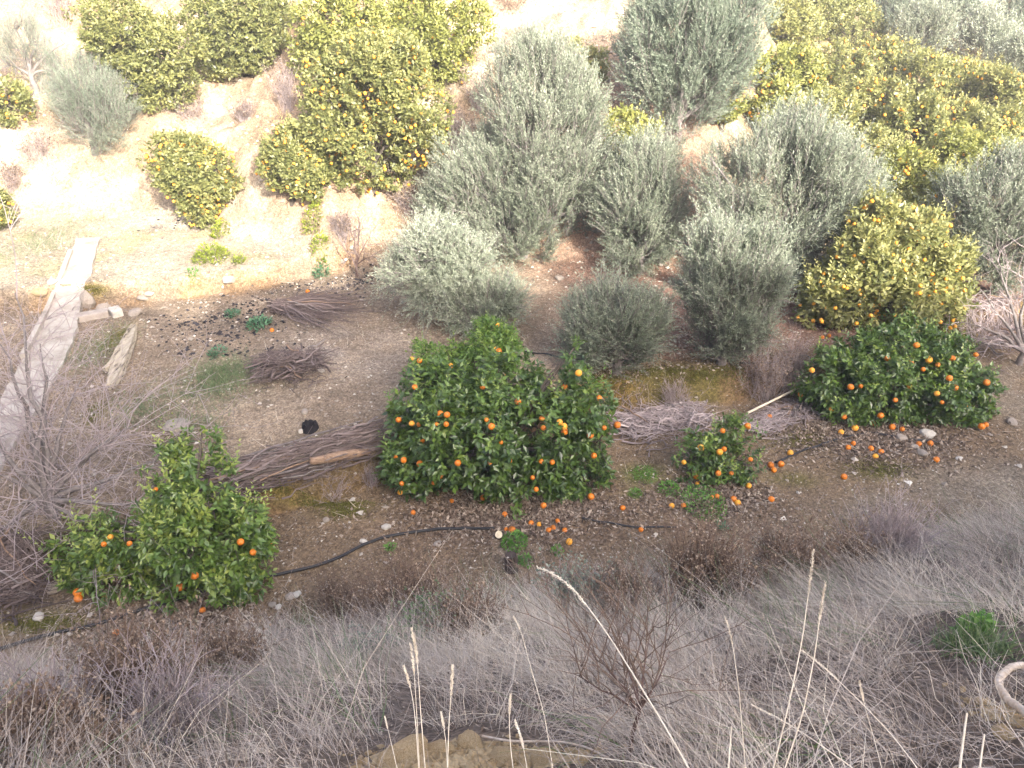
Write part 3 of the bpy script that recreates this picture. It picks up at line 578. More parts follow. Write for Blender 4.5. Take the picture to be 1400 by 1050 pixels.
FARC = [  # base u v, crown u v, half width, fruit, mat, label
 (1075, 75, 1075, 40, 44, 0, 'citrus_far', 'green orange tree at the top edge right of the big grey olive'),
 (1165, 70, 1165, 35, 40, 10, 'citrus_far', 'rounded orange tree beside the strip of bare pale earth at top right'),
 (1090, 150, 1085, 100, 44, 30, 'citrus_yellow', 'yellowish orange tree right of the olive, below the top edge tree'),
 (1150, 150, 1150, 105, 42, 40, 'citrus_far', 'orange tree directly below the strip of bare pale earth'),
 (1215, 130, 1212, 88, 38, 50, 'citrus_far', 'orange tree left of the far grey olives'),
 (1275, 145, 1268, 108, 38, 60, 'citrus_far', 'orange tree below the far grey olives, beside a dark hollow'),
 (1325, 150, 1322, 118, 36, 60, 'citrus_far', 'dark green orange tree with fruit under the far right olives'),
 (1385, 165, 1378, 130, 38, 60, 'citrus_far', 'orange tree with orange dots near the right edge, upper of two'),
 (1060, 200, 1060, 150, 40, 40, 'citrus_yellow', 'yellow green orange tree just above the broad leaning olive'),
 (1125, 215, 1125, 165, 44, 50, 'citrus_far', 'orange tree above the right end of the broad leaning olive'),
 (1190, 205, 1190, 150, 44, 60, 'citrus_far', 'orange tree in the middle of the right-hand grove'),
 (1250, 215, 1250, 170, 42, 60, 'citrus_far', 'orange tree right of the grove centre with a shaded hollow below'),
 (1310, 205, 1305, 168, 36, 60, 'citrus_far', 'orange tree in the right-hand grove between two dark hollows'),
 (1370, 225, 1365, 185, 40, 60, 'citrus_far', 'orange tree near the right edge, lower of two'),
 (1200, 255, 1190, 215, 38, 30, 'citrus_far', 'low orange tree beside the pale boulder in the grove'),
 (990, 175, 985, 140, 26, 24, 'citrus_yellow', 'small yellow orange tree squeezed between two olives'),
 (1020, 120, 1022, 95, 22, 10, 'citrus_yellow', 'small yellow orange tree against the right side of the grey olive'),
 (1235, 60, 1120, 10, 40, 0, 'citrus_far', 'yellow green orange tree on the skyline side of the grove at top'),
 (1400, 250, 1400, 215, 30, 20, 'citrus_far', 'orange tree cut off by the right edge above the grey olive')]
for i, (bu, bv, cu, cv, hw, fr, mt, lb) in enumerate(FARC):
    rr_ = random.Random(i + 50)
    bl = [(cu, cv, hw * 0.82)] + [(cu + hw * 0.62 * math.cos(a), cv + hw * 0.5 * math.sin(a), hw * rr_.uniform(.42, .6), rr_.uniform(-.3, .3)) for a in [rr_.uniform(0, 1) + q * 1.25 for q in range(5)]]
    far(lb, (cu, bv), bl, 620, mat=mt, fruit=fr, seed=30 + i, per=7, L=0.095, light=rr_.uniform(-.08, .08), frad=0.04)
# ------------------------------------------------------------ olive trees
GO = 'olive trees'
olive('tallest olive tree in the middle of the slope with several upright lobes', (715, 352), [(740, 110, 52, .3), (700, 130, 40, .2), (770, 160, 50, .2), (735, 190, 62, .1), (790, 220, 44), (680, 230, 48), (640, 250, 42), (740, 270, 56), (790, 290, 36), (690, 310, 46), (620, 215, 24), (735, 325, 36), (600, 285, 22), (810, 180, 22, .2), (710, 85, 24, .3)],
      4300, seed=1, group=GO, up=.95, r0=.09)
olive('big grey olive tree reaching the top edge, right of the pale rock face', (925, 195), [(930, 40, 56), (890, 70, 46), (970, 70, 50), (940, 110, 52), (1000, 40, 40), (890, 120, 36), (990, 120, 30), (940, 155, 34), (870, 90, 26), (925, 182, 26), (1025, 90, 22), (940, 5, 40)],
      3000, seed=2, group=GO, up=.8, leafL=.07, mat='olive_blue')
olive('broad olive tree right of centre whose top leans into the sun', (1050, 400), [(1080, 215, 54, .3), (1030, 240, 50, .2), (1130, 250, 54, .2), (1080, 280, 58, .1), (1170, 285, 34, .1), (985, 240, 34, .2), (1120, 320, 48), (1060, 340, 44), (1000, 290, 38), (1150, 340, 30), (1060, 380, 28), (970, 215, 18, .2)],
      3600, seed=3, group=GO, up=.9)
olive('olive tree between the tallest olive and the broad leaning olive', (875, 372), [(885, 240, 40, .1), (860, 280, 36), (905, 285, 38), (880, 325, 42), (850, 330, 24), (920, 330, 24), (895, 210, 18, .1), (870, 355, 20)],
      1900, seed=4, group=GO)
olive('bushy olive tree that reaches the ground in front of the broad olive', (985, 498), [(1000, 365, 44, .1), (965, 350, 34, .1), (1035, 390, 36), (985, 410, 46), (1015, 430, 40), (975, 460, 34), (1005, 470, 30), (1045, 340, 24, .1), (945, 330, 20, .2)],
      2700, seed=5, group=GO, leafL=.055, up=.8)
olive('dark round olive bush standing alone on the reddish ground', (842, 510), [(840, 430, 38), (810, 450, 34), (870, 450, 34), (840, 475, 38), (785, 440, 18), (890, 430, 20), (850, 400, 22)],
      1500, seed=6, group=GO, leafL=.055, up=.75, light=-.08)
olive('pale silvery olive tree with drooping shoots left of the tallest olive', (612, 440), [(600, 350, 44, .1), (560, 375, 38), (640, 365, 34), (605, 390, 44), (640, 320, 16, .1), (545, 345, 20), (575, 410, 22), (530, 370, 18)],
      1700, seed=7, group=GO, up=.35, light=.16, droop=.25, leafL=.05, Wf=.2)
olive('small dark olive bush under the pale silvery olive tree', (668, 458), [(670, 415, 30), (695, 410, 22), (645, 430, 24), (660, 440, 20), (710, 420, 12), (640, 445, 16)],
      800, seed=8, group=GO, up=.5, light=-.05, leafL=.055)
olive('olive tree at the right edge beside the large fruit-laden orange tree', (1360, 405), [(1345, 275, 48), (1385, 260, 40), (1310, 290, 34), (1370, 320, 46), (1340, 340, 38), (1400, 320, 40), (1325, 310, 30), (1370, 375, 24)],
      2200, seed=9, group=GO, up=.7, light=-.04)
olive('thin olive shoot clump at the left side of the tallest olive', (598, 325), [(605, 285, 22), (590, 262, 14), (615, 310, 16)], 420, seed=10, group=GO, name='olive_bush', light=.04)
for i, (bu, bv, cu, cv, hw, lb) in enumerate([
    (1225, 70, 1225, 25, 34, 'far grey olive tree at the top edge, leftmost of the distant olives'),
    (1262, 85, 1262, 45, 36, 'far grey olive tree standing just above the orange grove'),
    (1310, 60, 1305, 15, 38, 'far olive tree at the top edge in the middle of the distant olives'),
    (1350, 90, 1345, 55, 36, 'far grey olive tree in front of the distant olives at top right'),
    (1390, 60, 1385, 25, 36, 'far darker olive tree at the top right corner'),
    (1400, 110, 1395, 85, 28, 'far dark olive tree cut off by the right edge above the oranges'),
    (1270, 20, 1262, -8, 36, 'far olive tree half cut off by the top edge')]):
    olive(lb, (bu, bv), [(cu, cv, hw * .8), (cu - hw * .5, cv + 6, hw * .55), (cu + hw * .5, cv + 4, hw * .55), (cu, cv - hw * .45, hw * .5), (cu + 4, cv + hw * .5, hw * .5)], 560, leafL=.11, per=16, SL=.7, seed=20 + i, group=GO, light=random.uniform(-.02, .14), mat='olive' if i % 2 else 'olive_blue')
olive('feathery grey green shrub on the sunlit cliff at left', (130, 210), [(120, 120, 36), (100, 105, 28), (150, 150, 36), (110, 155, 34), (165, 185, 28), (130, 190, 26), (85, 85, 18)], 1400, seed=31, mat='olive_blue', name='grey_shrub', cat_='shrub', leafL=.05, Wf=.14, group='grey shrubs', light=.02)
olive('sparse twiggy grey shrub in the top left corner', (50, 130), [(40, 60, 34), (15, 90, 30), (65, 95, 26), (20, 40, 26), (90, 60, 14)], 520, seed=32, mat='olive_blue', name='grey_shrub', cat_='shrub', leafL=.045, Wf=.12, group='grey shrubs', gap=.45, light=.2, barkm='bark_grey')
olive('small grey green shrub in front of the top left orange tree', (165, 110), [(162, 68, 22), (180, 78, 16), (150, 85, 14)], 420, seed=33, mat='olive_blue', name='grey_shrub', cat_='shrub', leafL=.05, Wf=.16, group='grey shrubs')
olive('thin grey shrub hanging over the pale rock face at top centre', (715, 75), [(712, 45, 14), (690, 60, 12), (740, 55, 10)], 130, seed=34, mat='olive_blue', name='grey_shrub', cat_='shrub', leafL=.05, Wf=.14, group='grey shrubs', light=.15)
# ------------------------------------------------------------ concrete path, blocks, rocks
def strip(name, left, right, n, lift, mat, thick=0.12):
    """a slab that follows the ground between two edge lines given by their places in the view"""
    def res(pl):
        q = np.array([P(*a) for a in pl]); s = np.concatenate([[0], np.cumsum(np.linalg.norm(np.diff(q, axis=0), axis=1))])
        t = np.linspace(0, s[-1], n); return np.stack([np.interp(t, s, q[:, k]) for k in range(3)], 1)
    A, B = res(left), res(right); m = 7
    f = np.linspace(0, 1, m)[None, :, None]; G = A[:, None] * (1 - f) + B[:, None] * f
    ze = (A[:, 2] + B[:, 2]) / 2; ker = np.ones(9) / 9; ze = np.convolve(np.pad(ze, 4, 'edge'), ker, 'valid')
    tzz = terrain(G[..., 0], G[..., 1]); G[..., 2] = np.maximum(ze[:, None] + lift, tzz + 0.02)
    G[..., :2] += RNG.normal(size=G[..., :2].shape) * 0.008
    low = G.copy(); low[..., 2] -= thick
    V = np.concatenate([G.reshape(-1, 3), low.reshape(-1, 3)]); N_ = n * m; ix = np.arange(N_).reshape(n, m)
    F = [np.stack([ix[:-1, :-1], ix[:-1, 1:], ix[1:, 1:], ix[1:, :-1]], -1).reshape(-1, 4)]
    for e in (ix[:, 0], ix[::-1, -1], ix[0, ::-1], ix[-1]):
        F.append(np.stack([e[:-1], e[1:], e[1:] + N_, e[:-1] + N_], -1))
    return mesh_np(name, V, np.concatenate(F), mat), A, B
me, PA, PB = strip('concrete_path', [(106, 330), (88, 380), (70, 425), (48, 470), (15, 530), (-20, 600), (-70, 680)], [(137, 330), (124, 380), (112, 425), (104, 465), (70, 535), (36, 590), (-2, 650)], 60, 0.06, M['concrete'])
obj('concrete_path', me, kind='structure')
def bar(A, B, w, h, k=2):
    """a squared bar from A to B (top centre line)"""
    A = np.array(A, float); B = np.array(B, float); d = nrm((B - A)[None])[0]; s = nrm(np.cross(d, [0, 0, 1.0])[None])[0]
    t = np.linspace(0, 1, k)[:, None]; c = A * (1 - t) + B * t
    ring = np.stack([c - s * w / 2, c + s * w / 2, c + s * w / 2 - np.array([0, 0, h]), c - s * w / 2 - np.array([0, 0, h])], 1)
    V = ring.reshape(-1, 3); ix = np.arange(k * 4).reshape(k, 4); nx = np.roll(ix, -1, 1)
    F = np.stack([ix[:-1], nx[:-1], nx[1:], ix[1:]], -1).reshape(-1, 4)
    return V, np.concatenate([F, [ix[0][::-1]], [ix[-1]]])
def bevel(o, w):
    b = o.modifiers.new('bevel', 'BEVEL'); b.width = w; b.segments = 2; return o
V, F = cat([bar(a + np.array([0, 0, .13]), b + np.array([0, 0, .13]), .07, .22) for a, b in zip(PA[6:34:4], PA[10:38:4])])
o = obj('channel_edging', mesh_np('channel_edging', V - PA[6], F, M['concrete']), loc=PA[6], label='narrow raised concrete edging along the left side of the concrete path', cat='edging')
def block(label, u0, v0, u1, v1, w, h, mat, lift=.10, name='concrete_block'):
    a = P(u0, v0); b = P(u1, v1); z = max(a[2], b[2]) + lift; a[2] = z; b[2] = z
    V, F = bar(a, b, w, h); bevel(obj(name, mesh_np(name, V - a, F, mat), loc=a, label=label, cat='block'), .02)
block('long brownish concrete block lying beside the concrete path', 108, 438, 150, 432, .20, .22, M['brick'])
block('short pale concrete block at the right end of the long block', 152, 433, 167, 429, .22, .22, M['rock_white'], .12)
ROCKM = {}
def rock(label, u, v, px, mat='rock', flat=.7, seed=0, group=None, name='rock', elong=1.25):
    p = P(u, v); t = (p[1]) / ray(u, v)[1]; R = px * .5 * t / FPX
    me = ico(name, 2, M[mat], .16, (elong, 1, flat), seed)
    o = obj(name, me, loc=(p[0], p[1], p[2] + R * flat * .45), label=label, cat='rock', group=group); o.scale = (R,) * 3
    o.rotation_euler = (random.uniform(-.2, .2), random.uniform(-.2, .2), random.uniform(0, 3)); return o
GRK = 'stones lying on the ground'
FLATR = ('flat brown slab of rock on the terrace above the left orange tree',)
for i, (l, u, v, px, m_) in enumerate([
    ('upright brownish stone behind the long concrete block', 122, 418, 20, 'rock'), ('rounded stone resting against the middle of the long concrete block', 142, 424, 17, 'rock'),
    ('reddish rounded stone right of the pale block end', 186, 430, 18, 'rock'), ('grey stone on the orange earth step at left', 197, 412, 13, 'rock'), ('small grey stone on the orange earth step beside a larger one', 205, 406, 11, 'rock'),
    ('round grey stone half sunk in the sunlit step', 313, 389, 15, 'rock'), ('bright white stone at the top left of the concrete path', 72, 388, 14, 'rock_white'),
    ('ochre stone left of the concrete path', 58, 408, 17, 'clod'), ('pale stone at the lower end of the long pile of prunings', 341, 672, 12, 'rock'), ('white stone under the long pile of prunings', 357, 663, 8, 'rock_white'),
    ('white stone on the step below the thick brown log', 447, 645, 9, 'rock_white'), ('white stone on bare ground between the brown log and the hose', 482, 685, 8, 'rock_white'),
    ('white stone just above the curve of the black hose', 528, 722, 11, 'rock_white'), ('flat pale stone below the black hose near the curve', 599, 745, 11, 'rock'),
    ('pale stone close to the middle of the black hose', 497, 741, 9, 'rock_white'), ('stone on the left of a loose heap below the hose', 397, 817, 13, 'rock'), ('stone on the right of a loose heap below the hose', 406, 814, 11, 'rock_white'),
    ('pale stone beside the loose heap below the hose', 373, 829, 9, 'rock'), ('small white stone under the loose heap below the hose', 381, 831, 8, 'rock_white'),
    ('pale stone under the crown of the left orange tree', 271, 815, 13, 'rock'), ('white stone near the black hose at the far left', 54, 846, 15, 'rock_white'),
    ('large pale stone at the dark hole left of the left orange tree', 78, 806, 22, 'rock'), ('white stone next to the burnt stump', 412, 591, 8, 'rock_white'), ('pale stone above the burnt stump', 417, 565, 10, 'rock'),
    ('white stone under the right orange tree', 1268, 596, 17, 'rock_white'), ('grey stone left of the white stone under the right orange tree', 1232, 600, 13, 'rock'),
    ('white stone on bare soil in front of the right orange tree', 1311, 629, 9, 'rock_white'), ('flat stone near the fallen orange in front of the right orange tree', 1261, 621, 13, 'rock'),
    ('pale stone below the lower purple twig heap', 439, 508, 10, 'rock_white'), ('flat brown slab of rock on the terrace above the left orange tree', 242, 583, 34, 'rock'),
    ('pale boulder inside the right-hand orange grove', 1205, 178, 16, 'rock_white'), ('flat pale stone on bare soil near the right edge', 1383, 579, 14, 'rock'),
    ('tan stone on the reddish slope right of the tallest olive tree', 765, 383, 11, 'rock'), ('pale stone at the foot of the right orange tree beside the trunk', 1250, 612, 9, 'rock'),
    ('grey stone at the left end of the pile of prunings', 334, 694, 14, 'rock'), ('pale stone on the mossy ground below the brown log', 446, 712, 9, 'rock')]):
    rock(l, u, v, px, m_, seed=i, group=GRK, flat=1.3 if i == 0 else (.28 if l in FLATR else .65))
# ------------------------------------------------------------ broken log, stumps, logs, cane
def lumpy_tube(name, pts, rad, sides, mat, rough=.12, seed=0, twist=0, caps=True, ridges=0):
    pts = np.array(pts, float); k = len(pts); rr = np.random.default_rng(seed)
    tg = nrm(np.gradient(pts, axis=0)); s, t = perp(tg); an = np.arange(sides) * 2 * math.pi / sides
    prof = 1 + (rr.random(sides) - .5) * 2 * ridges
    Rr = np.array(rad)[:, None] * (1 + (rr.random((k, sides)) - .5) * 2 * rough) * prof[None]
    V = pts[:, None] + (s[:, None] * np.cos(an)[None, :, None] + t[:, None] * np.sin(an)[None, :, None]) * Rr[..., None]
    ix = np.arange(k * sides).reshape(k, sides); nx = np.roll(ix, -1, 1)
    F = np.stack([ix[:-1], nx[:-1], nx[1:], ix[1:]], -1).reshape(-1, 4); V = V.reshape(-1, 3)
    if caps:
        c0, c1 = len(V), len(V) + 1; V = np.vstack([V, pts[0], pts[-1]])
        F = np.vstack([F, [[c0, ix[0, (j + 2) % sides], ix[0, (j + 1) % sides], ix[0, j]] for j in range(0, sides, 2)], [[c1, ix[-1, j], ix[-1, (j + 1) % sides], ix[-1, (j + 2) % sides]] for j in range(0, sides, 2)]])
    return V, F
def line(pl, n=12, lift=0.0, jit=0.0):
    q = np.array([P(*a) for a in pl]); s = np.concatenate([[0], np.cumsum(np.linalg.norm(np.diff(q, axis=0), axis=1))]); t = np.linspace(0, s[-1], n)
    q = np.stack([np.interp(t, s, q[:, k]) for k in range(3)], 1)
    for _ in range(2): q[1:-1] = (q[:-2] + 2 * q[1:-1] + q[2:]) / 4
    if jit: q[:, :2] += RNG.normal(size=(n, 2)) * jit
    q[:, 2] = terrain(q[:, 0], q[:, 1]) + lift; return q
wl = thing('broken_log', 'weathered pale split log with deep cracks lying on the terrace beside the path', 'log', P(165, 500))
b0 = np.array(wl.location)
for pl, rd, sd_ in (([(184, 452), (176, 480), (166, 508), (152, 535)], (.05, .09, .09, .09, .05), 1), ([(178, 462), (168, 485), (158, 505), (145, 512)], (.03, .06, .07, .07, .04), 2)):
    q = line(pl, 14, .07); V, F = lumpy_tube('split', q, np.interp(np.linspace(0, 1, 14), np.linspace(0, 1, 5), rd), 16, None, .07, sd_, ridges=.34)
    obj('split_piece', mesh_np('split_piece', V - b0, F, M['oldwood']), wl)
A_ = P(430, 648) + [0, -.10, .22]; B_ = P(508, 630) + [0, -.10, .22]; q = A_ + (B_ - A_) * np.linspace(0, 1, 12)[:, None] + RNG.normal(size=(12, 3)) * .006
V, F = lumpy_tube('log', q, np.interp(np.linspace(0, 1, 12), [0, .2, .7, 1], [.04, .058, .062, .045]), 14, None, .07, 3, ridges=.10)
obj('log', mesh_np('log', V - q[0], F, M['log'], smooth=True), loc=q[0], label='thick brown log lying along the lower edge of the pile of prunings', cat='log')
A_ = P(395, 652) + [0, 0, .16]; B_ = P(516, 616) + [0, 0, .20]; q = A_ + (B_ - A_) * np.linspace(0, 1, 12)[:, None] + RNG.normal(size=(12, 3)) * .004; V, F = tubes(q[None], np.linspace(.022, .018, 12)[None], 8)
obj('pole', mesh_np('pole', V - q[0], F, M['log'], smooth=True), loc=q[0], label='thin straight pole resting on the right end of the prunings, above the log', cat='pole')
q = np.array([P(1020, 578) + [0, 0, .16], P(1096, 541) + [0, 0, .18]]); q = np.array([q[0] * (1 - t) + q[1] * t for t in np.linspace(0, 1, 8)])
V, F = tubes(q[None], np.full((1, 8), .016), 8)
obj('cane', mesh_np('cane', V - q[0], F, M['straw'], smooth=True), loc=q[0], label='straight pale cane leaning from the small sapling to the broad right orange tree', cat='cane')
def stumpy(name, label, u, v, R, h, mat, topmat, tilt, seed):
    p = P(u, v); st = thing(name, label, 'stump', p)
    d = nrm(np.array([[tilt[0], tilt[1], 1.0]]))[0]; n = 7; t = np.linspace(-.3, 1, n)[:, None]
    V, F = lumpy_tube('t', np.zeros(3) + d * h * t, np.linspace(1.25, 1, n) * R, 14, None, .06, seed, ridges=.10, caps=False)
    obj('trunk', mesh_np('trunk', V, F, mat, smooth=True), st)
    an = np.arange(14) * 2 * math.pi / 14; s, tt = perp(d[None]); ring = d * (h + .002) + (s * np.cos(an)[:, None] + tt * np.sin(an)[:, None]) * R * .96
    V = np.vstack([ring, d * (h - .004)]); F = np.array([[14, i, (i + 1) % 14, (i + 2) % 14] for i in range(0, 14, 2)])
    obj('cut_face', mesh_np('cut_face', V, F, topmat), st); return st
stumpy('cut_log_end', 'pale round cut log end at the end of the hose under the central orange tree', 683, 733, .045, .10, M['bark'], M['cutwood'], (-.1, -.9), 4)
s_ = stumpy('tree_stump', 'small dark stump with a white spot standing below the central orange tree', 700, 779, .065, .20, M['stump'], M['stump'], (-.08, .05), 5)
me = ico('white_fungus', 2, M['rock_white'], 0, (1, .7, 1)); o = obj('white_mark', me, s_, loc=(-.045, -.03, .19)); o.scale = (.018,) * 3
# charred hollow stump: a rough ring open at the top
p = P(424, 587); n_ = 22; an = np.arange(n_) * 2 * math.pi / n_; rr_ = np.random.default_rng(3); jag = .075 + .045 * rr_.random(n_)
def ringp(rad, z): return np.stack([np.cos(an) * rad * (1 + .1 * np.sin(3 * an)), np.sin(an) * rad, np.full(n_, z) if np.isscalar(z) else z], 1)
V = np.concatenate([ringp(.115, -.03), ringp(.10, jag * .6), ringp(.088, jag), ringp(.07, jag * .85), ringp(.055, .01)]); ix = np.arange(5 * n_).reshape(5, n_); nx = np.roll(ix, -1, 1)
F = np.stack([ix[:-1], nx[:-1], nx[1:], ix[1:]], -1).reshape(-1, 4); V = np.vstack([V, [0, 0, .01]]); F = np.vstack([F, [[5 * n_, ix[4, j], ix[4, (j + 1) % n_], ix[4, (j + 2) % n_]] for j in range(0, n_, 2)]])
obj('burnt_stump', mesh_np('burnt_stump', V, F, M['char'], np.full(len(V), .2)), loc=p, label='small black burnt hollow stump on the terrace above the prunings', cat='stump')
# ------------------------------------------------------------ irrigation hoses
def hose(label, pl, r=.016, lift=.014):
    q = line(pl, 60, lift); V, F = tubes_path(q, r)
    obj('irrigation_hose', mesh_np('irrigation_hose', V - q[0], F, M['hose'], smooth=True), loc=q[0], label=label, cat='hose', group='black irrigation hoses')
def tubes_path(q, r, sides=8):
    tg = nrm(np.gradient(q, axis=0)); s, t = perp(tg); an = np.arange(sides) * 2 * math.pi / sides; r = np.broadcast_to(np.asarray(r, float), (len(q),))
    V = q[:, None] + (s[:, None] * np.cos(an)[None, :, None] + t[:, None] * np.sin(an)[None, :, None]) * r[:, None, None]
    ix = np.arange(len(q) * sides).reshape(len(q), sides); nx = np.roll(ix, -1, 1)
    return V.reshape(-1, 3), np.stack([ix[:-1], nx[:-1], nx[1:], ix[1:]], -1).reshape(-1, 4)
hose('black hose running from the left edge past the left orange tree to the centre tree', [(-30, 903), (0, 891), (60, 872), (140, 855), (230, 828), (300, 805), (362, 793), (420, 781), (460, 768), (490, 750), (530, 736), (590, 727), (640, 725), (676, 725)], .017, .03)
hose('thinner black hose emerging right of the central orange tree under litter', [(796, 710), (830, 716), (870, 723), (925, 722)], .011)
hose('short black hose leading under the broad right orange tree', [(1060, 634), (1100, 616), (1150, 600), (1190, 592), (1240, 602), (1290, 606)], .015)
hose('thin dark hose on the upper terrace between the olive bush and the sapling', [(700, 480), (730, 484), (765, 490), (800, 497)], .012)
hose('thin dark hose on the upper terrace right of the bushy olive', [(1010, 498), (1060, 497), (1110, 493)], .012)
# ------------------------------------------------------------ fallen oranges, each one
GF = 'oranges fallen on the ground'
FALL = [(690, 706, 9, 'fallen orange close to the trunk of the central orange tree, leftmost in the shade'), (726, 717, 9, 'fallen orange at the front edge of the central tree, upper left of the scattered row'),
 (737, 719, 8, 'paler fallen orange in the middle of the scattered row under the central tree'), (700, 728, 12, 'brightest fallen orange right of the pale cut log end'), (692, 726, 7, 'dull fallen orange touching the brightest one beside the cut log end'),
 (750, 727, 9, 'left one of two touching fallen oranges under the central tree'), (756, 724, 9, 'right one of two touching fallen oranges under the central tree'), (762, 715, 8, 'fallen orange just behind the two touching ones'),
 (772, 727, 9, 'fallen orange right of the two touching ones under the central tree'), (778, 744, 11, 'fallen orange lying apart in front of the central tree, above a small weed'), (851, 697, 9, 'single fallen orange between the central tree and the mossy patch'),
 (876, 727, 8, 'single fallen orange beside the thinner black hose'), (565, 703, 8, 'single fallen orange under the left side of the central tree'),
 (1080, 622, 10, 'bright fallen orange at the left end of the short black hose'), (1053, 639, 10, 'fallen orange on the left of a trio right of the sapling'), (1057, 646, 9, 'fallen orange at the front of a trio right of the sapling'), (1067, 638, 10, 'fallen orange on the right of a trio right of the sapling'),
 (1051, 574, 10, 'fallen orange under the pale cane'), (1153, 655, 10, 'fallen orange alone on the soil below the short black hose'), (1002, 686, 10, 'left one of two touching fallen oranges below the sapling'), (1008, 690, 10, 'right one of two touching fallen oranges below the sapling'),
 (1054, 685, 10, 'fallen orange lying right of the two touching ones below the sapling'), (973, 683, 8, 'left one of a pair of fallen oranges at the green weeds'), (980, 682, 9, 'right one of a pair of fallen oranges at the green weeds'),
 (918, 694, 9, 'fallen orange at the left side of the green weeds'), (934, 694, 9, 'second fallen orange at the left side of the green weeds, nearer to them'), (931, 560, 7, 'small fallen orange on the purple dry brush right of the central tree'),
 (1279, 631, 10, 'fallen orange lying in front of the white stones of the right tree'), (1255, 610, 9, 'fallen orange below the grey stone under the right tree'), (1271, 609, 9, 'fallen orange next to the white stone under the right tree'),
 (1190, 616, 9, 'fallen orange under the right tree, upper of three in the litter'), (1196, 627, 9, 'fallen orange under the right tree, lowest of three in the litter'), (1204, 620, 9, 'fallen orange under the right tree, right one of three in the litter'),
 (1159, 614, 9, 'fallen orange left under the right tree, just below the hose'), (1166, 609, 8, 'fallen orange left under the right tree, just behind another by the hose'), (1149, 594, 9, 'fallen orange at the left rim of the right tree above the hose'),
 (421, 402, 7, 'small fallen orange above the upper purple twig heap'), (372, 453, 7, 'small fallen orange beside the bluish weeds at left'), (1124, 463, 6, 'fallen orange at the shaded foot of the sunlit orange tree, left'), (1133, 462, 6, 'fallen orange at the shaded foot of the sunlit orange tree, right'),
 (160, 868, 11, 'fallen orange hidden behind the dry brown weeds at lower left')]
for i, (u, v, px, lb) in enumerate(FALL):
    p = P(u, v); t = p[1] / ray(u, v)[1]; R = max(px * .44 * t / FPX, .028)
    o = obj('fallen_orange', ORM[(0, 0, 1, 2, 0, 0, 2, 0, 0, 1, 0)[i % 11]], loc=(p[0], p[1], p[2] + R * random.uniform(.45, .9)), label=lb, cat='orange', group=GF)
    o.scale = (R,) * 3; o.rotation_euler = (random.uniform(0, 3), random.uniform(0, 3), random.uniform(0, 3))
# ------------------------------------------------------------ weeds
def weed(label, u, v, rpx, mat='weed', n=180, L=.035, hgt=.10, name='weed', ry=None, group='small green weeds'):
    p = P(u, v); t = p[1] / ray(u, v)[1]; R = rpx * t / FPX; Ry = R if ry is None else ry
    a = RNG.random(n) * 6.283; rr = np.sqrt(RNG.random(n)) * R; q = np.stack([p[0] + np.cos(a) * rr, p[1] + np.sin(a) * rr * Ry / R * 1.3], 1)
    z = terrain(q[:, 0], q[:, 1]) + RNG.random(n) * hgt * (1 - (rr / R) ** 2 * .7)
    pos = np.column_stack([q, z]); d = nrm(np.column_stack([np.cos(a), np.sin(a), .3 + RNG.random(n)]) + RNG.normal(size=(n, 3)) * .5); s, _ = perp(d)
    V, F, r = leaves_folded(pos, d, s, L * (.7 + .6 * RNG.random(n)), L * (.4 + .3 * RNG.random(n)), RNG.random(n))
    st = nrm(pos - np.array([p[0], p[1], p[2] - .03])); root = thing(name, label, 'weed', p, group)
    obj('leaves', mesh_np('leaves', V - p, F, M[mat], r), root, kind='stuff')
    k = min(n, 30); qq = curved(np.tile(p, (k, 1)) + RNG.normal(size=(k, 3)) * [R * .3, R * .3, 0], (pos[:k] - p), np.ones(k) * .9, 3, np.zeros((k, 3)))
    V, F = tubes(qq, np.full((k, 3), .003), 3); obj('stems', mesh_np('stems', V - p, F, M[mat], np.full(len(V), .3)), root, kind='stuff')
weed('bright green patch of weeds under the small sapling', 962, 690, 30, n=900, hgt=.08)
weed('bright green weeds in front of the brightest fallen orange', 703, 743, 17, n=420, hgt=.07)
weed('tiny green weed in front of the fallen oranges, right', 762, 757, 7, n=70)
weed('tiny green weed right of the dark stump', 718, 770, 9, n=80)
weed('green weeds left of the green patch under the sapling', 915, 672, 14, n=220)
weed('little green tuft above the pale stones on the hose', 535, 752, 8, n=60)
weed('leafy green weed at the bottom of the pile of prunings', 347, 693, 9, n=70, L=.06)
weed('bluish green leafy plant beside the charred debris, larger', 355, 446, 14, 'weed_blue', 160, .07, .16)
weed('bluish green leafy plant left of the larger one by the charred debris', 318, 433, 9, 'weed_blue', 80, .06, .13)
weed('fresh green leafy plant above the upper purple twig heap', 440, 377, 11, 'weed_blue', 110, .07, .18)
weed('bluish plant at the left end of the lower purple twig heap', 351, 503, 8, 'weed_blue', 60, .055, .1)
weed('bluish green low plant on the grassy middle of the terrace', 298, 483, 12, 'weed_blue', 90, .05, .08)
weed('bright yellow green plant cushion below the overhanging orange bush', 290, 355, 22, 'weed_yellow', 420, .07, .3)
weed('yellow green plant tucked under the tip of the overhanging bush', 302, 322, 12, 'weed_yellow', 160, .07, .25)
weed('small yellow green cushion next to the bright yellow green one', 328, 360, 9, 'weed_yellow', 100, .06, .2)
weed('small yellow green cushion on the pink bank, upper one', 427, 308, 14, 'weed_yellow', 220, .07, .3)
weed('small yellow green cushion on the pink bank, lower one', 438, 342, 11, 'weed_yellow', 160, .07, .25)
weed('green weeds at the foot of the sunlit step near the left boulders', 266, 383, 8, 'weed', 60, .05, .12)
weed('green weed cushion in the dry grass near the right edge', 1328, 868, 15, 'weed', 260, .035, .12)
weed('faint green weed in the dry bank below the sapling', 987, 723, 7, 'weed_blue', 60, .03, .1)
weed('mossy bright green patch between central tree and sapling', 882, 650, 17, 'weed', 500, .018, .03)
